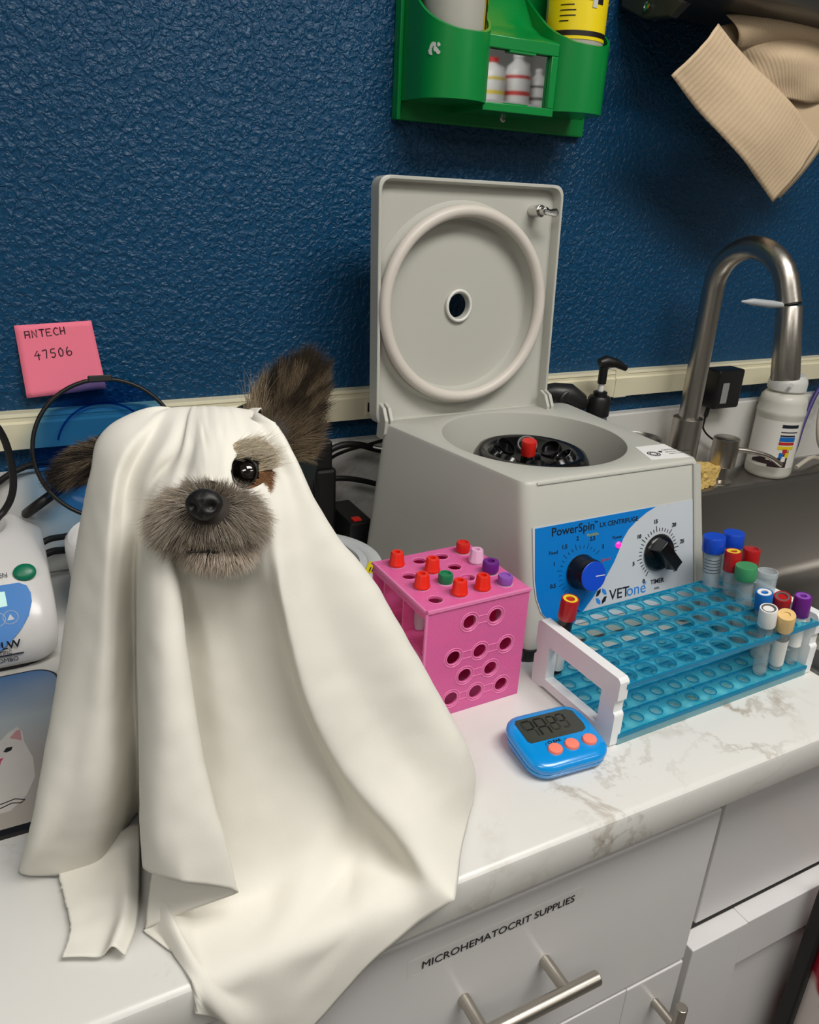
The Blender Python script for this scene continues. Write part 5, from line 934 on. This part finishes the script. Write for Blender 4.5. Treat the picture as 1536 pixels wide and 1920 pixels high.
# fur: tapered three-sided strands
rng = np.random.default_rng(7)
class Fur:
    def __init__(s): s.v = []; s.f = []; s.c = []
    def strand(s, p, d, length, rad, col, tip, bend=Vector((0, 0, 0)), seg=4):
        d = d.normalized(); u = d.orthogonal().normalized(); w_ = d.cross(u); k0 = len(s.v); pos = Vector(p); dirv = d.copy(); step = length / seg
        for i in range(seg + 1):
            t = i / seg; r = rad * (1 - t) ** 0.7 if i < seg else 0.00002
            for a in range(3):
                an = 2*math.pi*a/3; s.v.append(tuple(pos + r*(math.cos(an)*u + math.sin(an)*w_))); s.c.append(tuple(col[k]*(1-t) + tip[k]*t for k in range(3)))
            dirv = (dirv + bend * (1.0/seg)).normalized(); pos = pos + dirv*step
        for i in range(seg):
            for a in range(3):
                q = k0 + i*3 + a; q2 = k0 + i*3 + (a+1) % 3; s.f.append((q, q2, q2+3, q+3))
    def build(s, name, mat, parent):
        me = bpy.data.meshes.new(name); me.from_pydata(s.v, [], s.f); at = me.color_attributes.new('Col', 'FLOAT_COLOR', 'POINT')
        arr = np.ones((len(s.v), 4), dtype=np.float32); arr[:, :3] = np.array(s.c, dtype=np.float32); at.data.foreach_set('color', arr.ravel())
        me.polygons.foreach_set('use_smooth', [True]*len(me.polygons)); me.materials.append(mat); o = bpy.data.objects.new(name, me); COL.objects.link(o); attach(o, parent); o['kind'] = 'stuff'; return o
FM_ = attr_mat('fur_strands')
def cl(c, j=0.0):
    k = 1 + rng.uniform(-j, j); return tuple(min(1, v*k) for v in lin(c)[:3])
mixc = lambda a, b, t: tuple(a[i]*(1-t) + b[i]*t for i in range(3))
def onmuz(c, rx, ry, rz, zmin=-0.6):
    while True:
        g = rng.normal(size=3); g /= np.linalg.norm(g)
        if g[2] > zmin: break
    n_ = (HX*(g[0]/rx) + HY*(g[1]/ry) + HZ*(g[2]/rz)).normalized(); return c + HX*(g[0]*rx) + HY*(g[1]*ry) + HZ*(g[2]*rz), n_, g
f1 = Fur()
cnt = 0
while cnt < 9500:
    p_, n_, g = onmuz(MUZ, 0.0262, 0.0178, 0.0256, -0.3)
    a, c_ = (p_ - NOSEP).dot(HX), (p_ - NOSEP).dot(HY) + 0.002
    rr = math.hypot(a/0.0115, c_/0.0094)
    if rr < 0.9: continue
    if c_ < -0.0165 and abs(a) < 0.013 and rng.random() < 0.85: continue
    cnt += 1
    rad = (HX*a + HY*c_).normalized(); cz = noise.noise(Vector((a*260, c_*260, 1.0)))
    top = max(0, min(1, (c_ + 0.001)/0.014)); side = min(1, abs(a)/0.026)
    out = rad*1.0 + n_*(0.28 + 0.25*side) + HY*(-0.45*side - 0.25*(1 - top)) + HX*cz*0.45 + HY*cz*0.2 + Vector(rng.normal(size=3))*0.16
    base = mixc(mixc(cl((124, 113, 101), .25), cl((76, 66, 54), .25), top), cl((150, 138, 122), .25), side*0.8); tip = mixc(mixc(cl((184, 172, 156), .25), cl((212, 199, 181), .15), side), cl((120, 105, 86), .25), top*(1 - 0.6*side))
    q = rng.random()
    if q < 0.14: tip = cl((204, 192, 176), .12); base = mixc(base, tip, 0.45)
    elif q < 0.34: base = cl((48, 40, 33), .3); tip = mixc(base, tip, 0.35)
    ln = (0.0050 + 0.0085*side + 0.0008*(1 - top)) * rng.uniform(0.6, 1.3)
    f1.strand(p_ - n_*0.0006, out, ln, 0.00014, base, tip, HY*-0.7*rng.random() + rad*0.1 + HX*cz*0.3)
for k in range(2600):      # chin
    p_, n_, g = onmuz(CHIN, 0.0192, 0.0103, 0.0182, -0.2)
    if g[1] > 0.3: continue
    out = n_*0.5 + HY*-0.8 + HX*g[0]*0.6 + Vector(rng.normal(size=3))*0.2
    base = mixc(cl((186, 168, 150), .2), cl((222, 204, 186), .12), rng.random()); f1.strand(p_, out, rng.uniform(0.004, 0.009), 0.00014, base, cl((232, 218, 202), .1), HY*-0.3)
for k in range(1100):       # upper lip fringe hanging over the dark mouth line
    a = rng.uniform(-0.026, 0.026); p_ = MUZ + HX*(a - 0.001) + HY*(-0.0095 - 0.10*abs(a)) + HZ*(0.0215 - 18*a*a)
    q = rng.random(); tip = cl((196, 182, 164), .15) if q < 0.2 else cl((128, 114, 98), .3)
    f1.strand(p_, HY*-1 + HZ*0.30 + HX*(a*34) + Vector(rng.normal(size=3))*0.22, rng.uniform(0.004, 0.0092), 0.00014, cl((70, 60, 51), .3), tip, HX*a*16)
MB().tube([MUZ + HX*x + HY*(-0.0178 - 6*x*x) + HZ*(0.0185 - 12*x*x) for x in np.linspace(-0.009, 0.009, 13)], [0.0004] + [0.0010]*11 + [0.0004], 8).build('mouth', M('mouth_black', (14, 10, 10), 0.6), dog, smooth=60)
for k in range(26):        # whiskers
    s_ = 1 if rng.random() < 0.5 else -1; p_ = MUZ + HX*(s_*rng.uniform(0.012, 0.026)) + HY*rng.uniform(-0.01, 0.012) + HZ*0.016
    f1.strand(p_, HX*s_*1.0 + HY*rng.uniform(-0.5, 0.6) + HZ*0.4, rng.uniform(0.010, 0.018), 0.0001, cl((60, 52, 44), .3), cl((150, 138, 122), .2), HY*-0.3)
for k in range(34):        # stray hairs on the bridge of the nose
    p_ = MUZ + HX*rng.uniform(-0.012, 0.012) + HY*0.0165 + HZ*rng.uniform(0.0, 0.012)
    f1.strand(p_, HY*1.0 + HX*rng.uniform(-0.8, 0.5) + HZ*0.35, rng.uniform(0.005, 0.010), 0.0001, cl((70, 58, 46), .3), cl((110, 96, 80), .3))
f1.build('muzzle_fur', FM_, dog)
f2 = Fur()
for k in range(4200):       # brow and cheek round the eye
    t = rng.uniform(0, 2*math.pi); rr = rng.uniform(0.0078, 0.0165); dx, dy = rr*math.cos(t), rr*1.1*math.sin(t)
    if -0.004 < dy < 0.0068 and dx < 0.0085: continue
    p_ = EYE + HX*dx + HY*dy + HZ*(0.0068 - 0.10*max(0, rr - 0.008)); up_ = dy > -0.001 + dx*0.15
    if up_: d = HX*(0.8 + 0.5*rng.random()) + HY*(0.25 + 0.5*rng.random()) + HZ*0.38; base, tip = cl((232, 214, 180), .15), cl((250, 242, 226), .05); ln = rng.uniform(0.006, 0.017)
    else: d = HX*0.8 + HY*-0.35 + HZ*0.15; base, tip = cl((138, 96, 64), .25), cl((186, 142, 102), .2); ln = rng.uniform(0.003, 0.006)
    if not up_ and dx < 0.002: continue
    if up_ and dx < -0.0085 + 0.3*abs(dy - 0.010): continue
    if up_ and rng.random() < 0.12: base = cl((110, 92, 70), .3)
    f2.strand(p_, d + Vector(rng.normal(size=3))*0.14, ln*(0.85 if rng.random() > 0.05 else 1.25), 0.00018, base, tip, HY*(-0.25))
f2.build('brow_fur', FM_, dog)
def inpoly(x, y, P):
    c_ = False
    for i in range(len(P)):
        (x1, y1), (x2, y2) = P[i], P[i-1]
        if (y1 > y) != (y2 > y) and x < (x2 - x1)*(y - y1)/(y2 - y1) + x1: c_ = not c_
    return c_
def ear_fur(name, O, poly, root, n_, lens, colf, fan=0.2, zf=0.008):
    f = Fur(); xs = [q[0] for q in poly]; ys = [q[1] for q in poly]; k = 0
    while k < n_:
        x, y = rng.uniform(min(xs), max(xs)), rng.uniform(min(ys), max(ys))
        if not inpoly(x, y, poly): continue
        k += 1; rx_, ry_ = x - root[0], y - root[1]; L_ = math.hypot(rx_, ry_) + 1e-6
        clump = noise.noise(Vector((math.atan2(ry_, rx_)*9, L_*40, 3.3)))
        d = HX*(rx_/L_) + HY*(ry_/L_) + HZ*(0.25 + 0.2*rng.random()) + HX*(-ry_/L_*clump*0.5) + HY*(rx_/L_*clump*0.5) + Vector(rng.normal(size=3))*fan*0.6
        side = 1 if rng.random() < 0.75 else -1
        p_ = O + HX*x + HY*y + HZ*(side*zf*rng.uniform(0.55, 1.0)*(0.8))
        b_c, t_c, lm = colf(x, y, L_, clump)
        f.strand(p_, d, rng.uniform(*lens)*lm, 0.00014, b_c, t_c, HY*-0.15*rng.random())
    return f
PR_ = [(-0.0290,-0.0130),(-0.0270,0.0058),(-0.0181,0.0171),(-0.0061,0.0263),(0.0044,0.0321),(0.0126,0.0321),(0.0201,0.0246),(0.0208,0.0092),(0.0181,-0.0079),(0.0147,-0.0225),(0.0085,-0.0341),(-0.0027,-0.0335),(-0.0164,-0.0249)]
R0 = [(-0.0215,-0.0328)][0]
def colR(x, y, L_, c_):
    dark = mixc(cl((20, 16, 13), .3), cl((40, 32, 26), .3), rng.random()); tan = mixc(cl((132, 112, 88), .25), cl((196, 174, 142), .2), rng.random()); lm = 1.0
    px, py = x*1456/.497 + 553, 762 - y*1456/.497
    t = 0.0
    if py > 770 + (px - 560)*0.1: t = min(1, (py - 765)/40)*(0.75 if px < 580 else 0.5)
    if px < 492: t = max(t, min(1, (497 - px)/16)); lm = 1.0
    if c_ > 0.15 and py > 700: t = max(t, 0.4 + c_*0.5)
    t *= rng.uniform(0.45, 1.05); return mixc(dark, tan, t*0.8), mixc(mixc(dark, tan, 0.18), tan, t), lm
fr_ = ear_fur('ear', EARR, PR_, R0, 10500, (0.005, 0.0115), colR)
for k in range(170):   # long pale tufts at the inner edge of the ear
    x = rng.uniform(-0.030, -0.017); y = rng.uniform(-0.014, 0.004); p_ = EARR + HX*x + HY*y + HZ*0.006
    fr_.strand(p_, HX*rng.uniform(-0.45, 0.35) + HY*1.0 + HZ*0.3, rng.uniform(0.010, 0.022), 0.00012, cl((120, 102, 82), .25), cl((196, 180, 154), .2), HX*rng.uniform(-0.2, 0.6), 5)
fr_.build('ear_fur', FM_, dog)
PL_ = [(0.0219,0.0135),(0.0067,0.0108),(-0.0034,0.0044),(-0.0108,-0.0047),(-0.0135,-0.0118),(-0.0074,-0.0148),(0.0034,-0.0131),(0.0128,-0.0098),(0.0219,-0.0040)]
L0_ = [(0.0286,0.0077)][0]
def colL(x, y, L_, c_):
    dark = mixc(cl((22, 18, 15), .3), cl((44, 36, 30), .3), rng.random()); tan = mixc(cl((110, 94, 74), .25), cl((166, 148, 122), .2), rng.random())
    px = x*1456/.49 + 140; t = max(0, min(1, (px - 118)/50)) * (0.9 if c_ > -0.02 else 0.15) * rng.uniform(0.3, 1.0); return mixc(dark, tan, t*0.7), mixc(dark, tan, t), 1.0
fl_ = ear_fur('ear', EARL, PL_, L0_, 4200, (0.005, 0.0105), colL); fl_.build('ear_fur', FM_, dog)

# ================================================================== THE WHITE CLOTH
# fold lines of the draped sheet, each running from the crown of the head to the hem
FOLDS = [
 [(0.1217,-0.3831,0.2667),(0.0841,-0.4048,0.2874),(0.0599,-0.401,0.2807),(0.0453,-0.4025,0.2686),(0.0394,-0.4105,0.2526),(0.0292,-0.4165,0.2205),(0.0158,-0.4255,0.173),(0.0017,-0.4414,0.1229),(-0.0217,-0.4694,0.0523),(-0.0358,-0.4596,0.002)],
 [(0.1217,-0.3831,0.2667),(0.0897,-0.4072,0.2886),(0.0648,-0.4305,0.2812),(0.0514,-0.4412,0.2666),(0.0427,-0.4499,0.2407),(0.0307,-0.4608,0.1882),(0.0186,-0.474,0.1357),(0.0009,-0.489,0.0731),(-0.0144,-0.4741,0.004)],
 [(0.1217,-0.3831,0.2667),(0.0939,-0.4092,0.2892),(0.0738,-0.4308,0.2777),(0.0595,-0.4368,0.2591),(0.0514,-0.444,0.2371),(0.0401,-0.4616,0.1867),(0.0313,-0.4777,0.1345),(0.0224,-0.492,0.0758),(0.0122,-0.4753,0.003)],
 [(0.1217,-0.3831,0.2667),(0.0982,-0.4112,0.2897),(0.0797,-0.4444,0.2792),(0.0668,-0.4515,0.2623),(0.0601,-0.4464,0.2368),(0.0549,-0.4403,0.1915),(0.0488,-0.4503,0.1319),(0.0438,-0.4626,0.0791),(0.043,-0.4358,0.002)],
 [(0.1217,-0.3831,0.2667),(0.1018,-0.4131,0.2899),(0.0861,-0.4495,0.2781),(0.076,-0.4533,0.2638),(0.0655,-0.4652,0.25),(0.0592,-0.4741,0.2344),(0.0529,-0.484,0.2061),(0.0466,-0.4968,0.1613),(0.0394,-0.5179,0.1029),(0.0333,-0.536,0.0495)],
 [(0.1217,-0.3831,0.2667),(0.1045,-0.4145,0.2901),(0.0933,-0.4413,0.2857),(0.0876,-0.4554,0.2778),(0.0805,-0.4609,0.2658),(0.0697,-0.4753,0.2516),(0.0647,-0.4884,0.2363),(0.0616,-0.5004,0.2125),(0.0568,-0.5182,0.1719),(0.0523,-0.5388,0.1151),(0.0515,-0.5598,0.0538)],
 [(0.1217,-0.3831,0.2667),(0.1069,-0.4157,0.2902),(0.0966,-0.4451,0.2865),(0.0915,-0.4588,0.2778),(0.0848,-0.4666,0.2666),(0.075,-0.4829,0.2522),(0.0708,-0.4921,0.2303),(0.0712,-0.501,0.204),(0.0708,-0.514,0.1656),(0.073,-0.5352,0.1048),(0.0827,-0.5615,0.0337)],
 [(0.1217,-0.3831,0.2667),(0.1094,-0.4168,0.2907),(0.0999,-0.449,0.2873),(0.0951,-0.4636,0.2796),(0.0889,-0.4756,0.2679),(0.0809,-0.4882,0.2501),(0.0787,-0.4876,0.2201),(0.0785,-0.4794,0.1878),(0.0711,-0.4813,0.1256),(0.0547,-0.4903,0.0537),(0.0282,-0.5369,0.002)],
 [(0.1217,-0.3831,0.2667),(0.1118,-0.4181,0.2908),(0.1031,-0.4517,0.2878),(0.0987,-0.4678,0.2799),(0.094,-0.4827,0.269),(0.0893,-0.4946,0.2514),(0.0876,-0.4905,0.2164),(0.0889,-0.4855,0.1814),(0.0914,-0.4945,0.1286),(0.09,-0.509,0.0649),(0.0683,-0.5297,0.004),(0.0529,-0.5677,0.004),(0.0545,-0.577,0.005),(0.0545,-0.5865,0.001),(0.0545,-0.5905,-0.012),(0.0638,-0.592,-0.0333)],
 [(0.1217,-0.3831,0.2667),(0.1148,-0.4196,0.291),(0.1073,-0.4539,0.288),(0.105,-0.47,0.2799),(0.1028,-0.4861,0.2692),(0.1001,-0.496,0.2504),(0.1001,-0.4939,0.2157),(0.1033,-0.489,0.1801),(0.1119,-0.4994,0.126),(0.1164,-0.5193,0.0549),(0.1069,-0.5404,0.006),(0.0931,-0.577,0.005),(0.0931,-0.5865,0.001),(0.0931,-0.5905,-0.012),(0.0955,-0.592,-0.0861)],
 [(0.1217,-0.3831,0.2667),(0.118,-0.4214,0.2909),(0.1124,-0.4554,0.288),(0.1114,-0.4729,0.2785),(0.1122,-0.4857,0.2679),(0.112,-0.4948,0.2482),(0.1129,-0.4994,0.2159),(0.1192,-0.4971,0.181),(0.1334,-0.5083,0.1135),(0.151,-0.5252,0.0558),(0.1605,-0.5411,0.006),(0.1501,-0.577,0.005),(0.1501,-0.5865,0.001),(0.1501,-0.5905,-0.012),(0.1553,-0.592,-0.032)],
 [(0.1217,-0.3831,0.2667),(0.1217,-0.4233,0.2911),(0.1173,-0.456,0.287),(0.1175,-0.4735,0.2764),(0.1199,-0.486,0.2654),(0.121,-0.4963,0.2475),(0.1207,-0.5054,0.2173),(0.1262,-0.5046,0.1835),(0.1416,-0.5125,0.1139),(0.1626,-0.5294,0.055),(0.1863,-0.5469,0.01),(0.1869,-0.577,0.005),(0.1869,-0.5865,0.001),(0.1898,-0.592,-0.0128)],
 [(0.1217,-0.3831,0.2667),(0.1264,-0.4259,0.291),(0.124,-0.4577,0.2859),(0.125,-0.4727,0.2737),(0.1276,-0.4865,0.263),(0.1282,-0.4986,0.2457),(0.1257,-0.512,0.2195),(0.1269,-0.5197,0.1915),(0.1378,-0.5305,0.1314),(0.1581,-0.5389,0.0819),(0.1839,-0.5596,0.0413),(0.1994,-0.5812,0.0185),(0.2114,-0.5991,0.0046)],
 [(0.1217,-0.3831,0.2667),(0.1329,-0.4298,0.2901),(0.1334,-0.4593,0.2855),(0.1366,-0.4715,0.2737),(0.1391,-0.4832,0.2621),(0.1404,-0.4945,0.2422),(0.1421,-0.5053,0.2133),(0.1499,-0.5119,0.1822),(0.172,-0.5213,0.1275),(0.1988,-0.5343,0.073),(0.2175,-0.5532,0.036),(0.2381,-0.563,0.003)],
 [(0.1217,-0.3831,0.2667),(0.1408,-0.4356,0.2893),(0.1478,-0.4562,0.2799),(0.1533,-0.4718,0.2634),(0.1601,-0.4796,0.2442),(0.1748,-0.4866,0.2175),(0.1954,-0.4927,0.1888),(0.217,-0.5025,0.1459),(0.2433,-0.5144,0.0932),(0.2609,-0.5198,0.0576),(0.2871,-0.5029,0.003)],
 [(0.1217,-0.3831,0.2667),(0.147,-0.392,0.262),(0.16,-0.39,0.232),(0.197,-0.36,0.14),(0.225,-0.35,0.07),(0.256,-0.358,0.002)],
 [(0.1217,-0.3831,0.2667),(0.138,-0.368,0.258),(0.147,-0.352,0.225),(0.168,-0.31,0.14),(0.18,-0.285,0.07),(0.2,-0.27,0.002)],
 [(0.1217,-0.3831,0.2667),(0.118,-0.36,0.255),(0.115,-0.342,0.225),(0.107,-0.3,0.15),(0.103,-0.275,0.07),(0.1,-0.258,0.002)],
 [(0.1217,-0.3831,0.2667),(0.097,-0.372,0.256),(0.087,-0.358,0.225),(0.062,-0.33,0.14),(0.047,-0.31,0.07),(0.035,-0.295,0.002)],
 [(0.1217,-0.3831,0.2667),(0.08,-0.39,0.262),(0.066,-0.388,0.235),(0.032,-0.378,0.13),(0.014,-0.374,0.07),(-0.012,-0.372,0.002)]]
def resample(P, n_):
    P = smoothpath(P, 10); L_ = [0]
    for i in range(1, len(P)): L_.append(L_[-1] + (P[i] - P[i-1]).length)
    out = []; j = 0
    for k in range(n_ + 1):
        t = L_[-1]*k/n_
        while j < len(P) - 2 and L_[j+1] < t: j += 1
        s_ = (t - L_[j])/max(1e-9, L_[j+1] - L_[j]); out.append(P[j].lerp(P[j+1], s_))
    return out
NV, SUB = 150, 14
cols = [resample(c_, NV) for c_ in FOLDS]; nc = len(cols); G = np.array([[tuple(q) for q in c_] for c_ in cols])    # nc x NV+1 x 3
WV = 0.8*np.clip((np.linspace(0, 1, NV + 1) - 0.90)/0.10, 0, 1)[:, None]**2    # the cut hem runs straight between fold lines
U_ = []
for i in range(nc):
    a, b0, c0, d0 = G[i-1], G[i], G[(i+1) % nc], G[(i+2) % nc]
    for k in range(SUB):
        t = k/SUB; cr_ = 0.5*((2*b0) + (c0-a)*t + (2*a-5*b0+4*c0-d0)*t*t + (3*b0-a-3*c0+d0)*t**3); U_.append(cr_ + WV*((b0*(1-t) + c0*t) - cr_))
U_ = np.array(U_)                                             # columns x rows x 3
for it in range(3):                                           # relax
    lap = (np.roll(U_, 1, 0) + np.roll(U_, -1, 0))/2
    V_ = U_.copy(); V_[:, 1:-1] = 0.5*U_[:, 1:-1] + 0.25*lap[:, 1:-1] + 0.125*(U_[:, :-2] + U_[:, 2:]); V_[:, -1] = 0.9*U_[:, -1] + 0.1*lap[:, -1]; U_ = V_
nu_, nv_ = U_.shape[0], U_.shape[1]
verts = [Vector(U_[i, j]) for i in range(nu_) for j in range(nv_)]
# gentle wrinkles
nrm = np.cross(np.roll(U_, -1, 0) - np.roll(U_, 1, 0), np.gradient(U_, axis=1)); ln_ = np.linalg.norm(nrm, axis=2, keepdims=True); nrm = nrm/np.maximum(ln_, 1e-9)
for i in range(nu_):
    for j in range(3, nv_):
        q = verts[i*nv_ + j]; k = min(1, j/40)
        h = 0.0011*noise.noise(Vector((i*0.075, j*0.02, 1.5))) + 0.00045*noise.noise(q*75 + Vector((3, 1, 7)))
        z_ok = q + Vector(nrm[i, j])*h*k
        verts[i*nv_ + j] = z_ok
VG = np.array([tuple(q) for q in verts]).reshape(nu_, nv_, 3)
def keep_out(P):
    # push the sheet off the worktop, whose front edge is treated as a rounded corner
    yc, zc, r_ = -0.5775, -0.0075, 0.0100
    y, z = P[..., 1], P[..., 2]; qy = np.maximum(y, yc); qz = np.minimum(z, zc); dy, dz = y - qy, z - qz; d = np.hypot(dy, dz)
    m1 = (d > 1e-9) & (d < r_); k = np.where(m1, r_/np.maximum(d, 1e-9), 1.0)
    P[..., 1] = np.where(m1, qy + dy*k, y); P[..., 2] = np.where(m1, qz + dz*k, z)
    inn = d <= 1e-9; top_ = (zc - z) < (y - yc)
    P[..., 2] = np.where(inn & top_, zc + r_, P[..., 2]); P[..., 1] = np.where(inn & ~top_, yc - r_, P[..., 1])
    return inn | m1
for it in range(8):
    hit_ = keep_out(VG)
    lap = (np.roll(VG, 1, 0) + np.roll(VG, -1, 0))/4; lap[:, 1:-1] += (VG[:, :-2] + VG[:, 2:])/4; lap[:, 0] *= 2; lap[:, -1] *= 2
    near = (np.abs(VG[..., 1] + 0.583) < 0.02) & (np.abs(VG[..., 2]) < 0.03); near[:, -2:] = False; near[:, :40] = False
    VG = np.where(near[..., None], 0.5*VG + 0.5*lap, VG)
keep_out(VG)
verts = [Vector(q) for q in VG.reshape(-1, 3)]
# openings: (centre, axis vectors, radii)
eye_c = Vector((0.1208,-0.4823,0.2720)); muz_c = Vector((0.0902,-0.4941,0.2429)); earR_c = Vector((0.1583,-0.4440,0.2785)); earL_c = Vector((0.0396,-0.3997,0.2550))
tiltx = (HX*0.93 + HY*-0.36).normalized(); tilty = (HX*0.36 + HY*0.93).normalized()
HOLES = [(eye_c, tiltx, tilty, HZ, 0.0104, 0.0150, 0.03), (muz_c, HX, HY, HZ, 0.0245, 0.0245, 0.05), (earR_c, HX, HY, HZ, 0.021, 0.020, 0.022), (earL_c, HX, HY, HZ, 0.008, 0.0125, 0.03)]
inside = {}
for vi, q in enumerate(verts):
    for hi, (c_, X, Y_, Z_, rx, ry, rz) in enumerate(HOLES):
        d = q - c_; a, b0, c0 = d.dot(X)/rx, d.dot(Y_)/ry, d.dot(Z_)/rz
        jag = 1 + 0.07*noise.noise(Vector((math.atan2(b0, a)*3.0, hi*5.0, 0.5)))
        if a*a + b0*b0 < jag*jag and abs(c0) < 1: inside[vi] = (hi, jag); break
faces = []
for i in range(nu_):
    for j in range(nv_ - 1):
        a, b0, c0, d0 = i*nv_ + j, ((i+1) % nu_)*nv_ + j, ((i+1) % nu_)*nv_ + j + 1, i*nv_ + j + 1
        if sum(v in inside for v in (a, b0, c0, d0)) >= 3: continue
        if j == 0: faces.append((a, c0, d0)) if False else faces.append((a, b0, c0, d0))
        else: faces.append((a, b0, c0, d0))
for vi, (hi, jag) in inside.items():
    c_, X, Y_, Z_, rx, ry, rz = HOLES[hi]; d = verts[vi] - c_; a, b0 = d.dot(X)/rx, d.dot(Y_)/ry; r_ = math.hypot(a, b0)
    if r_ > 0.5: k = jag/r_; verts[vi] = verts[vi] + X*(a*rx*(k-1)) + Y_*(b0*ry*(k-1))
me = bpy.data.meshes.new('sheet'); me.from_pydata([tuple(q) for q in verts], [], faces)
bm = bmesh.new(); bm.from_mesh(me); bmesh.ops.remove_doubles(bm, verts=bm.verts, dist=0.00005); lv = [v for v in bm.verts if not v.link_faces]; bmesh.ops.delete(bm, geom=lv, context='VERTS'); bmesh.ops.recalc_face_normals(bm, faces=bm.faces); bm.to_mesh(me); bm.free()
me.polygons.foreach_set('use_smooth', [True]*len(me.polygons))
CLOTHM = M('white_cotton', (228, 225, 216), 0.9, var=0.02, vscale=14, bump=(1600, 0.25, 0.0003), spec=0.15)
me.materials.append(CLOTHM)
ghost = wempty('ghost_sheet', 'white cotton sheet with face holes draped over the dog', 'cloth', (0.12, -0.42, 0))
so = bpy.data.objects.new('sheet', me); COL.objects.link(so); attach(so, ghost)
md = so.modifiers.new('solid', 'SOLIDIFY'); md.thickness = 0.0007; md.offset = 0
# loose hem corner lying folded on the worktop
hc = [Vector(q) for q in [(0.0106,-0.4804,0.0030),(-0.0092,-0.4954,0.0030),(-0.0118,-0.5180,0.0030),(-0.0173,-0.5379,0.0030),(-0.0072,-0.5430,0.0030),(0.0143,-0.5526,0.0030),(0.0225,-0.5458,0.0030),(0.0259,-0.5306,0.0030),(0.0333,-0.4991,0.0030),(0.0379,-0.4566,0.0030)]]
fl = [(-0.0129,-0.4738,0.0030),(-0.0111,-0.4967,0.0030),(-0.0099,-0.5201,0.0030),(-0.0162,-0.5381,0.0030)]; frr = [(0.0415,-0.4502,0.0030),(0.0340,-0.4948,0.0030),(0.0265,-0.5309,0.0030),(0.0165,-0.5533,0.0030)]
A = resample(fl, 40); B = resample(frr, 40); vs = []; fs = []
for j in range(41):
    for i in range(31):
        t = i/30; q = A[j].lerp(B[j], t); rag = 0.0014*noise.noise(Vector((j*0.7, 0, 5.0))) if i == 0 else 0
        q = q + Vector((rag, 0, 0.0015 + 0.009*math.exp(-((t - 0.82)/0.13)**2)*(j/40) + 0.004*math.sin(math.pi*t)*(1 - j/40) + 0.0008*noise.noise(q*90)))
        vs.append(tuple(q))
for j in range(40):
    for i in range(30): a = j*31+i; fs.append((a, a+1, a+32, a+31))
me = bpy.data.meshes.new('hem_corner'); me.from_pydata(vs, [], fs); me.polygons.foreach_set('use_smooth', [True]*len(fs)); me.materials.append(CLOTHM); ho = bpy.data.objects.new('hem_corner', me); COL.objects.link(ho); attach(ho, ghost); md = ho.modifiers.new('solid', 'SOLIDIFY'); md.thickness = 0.0007
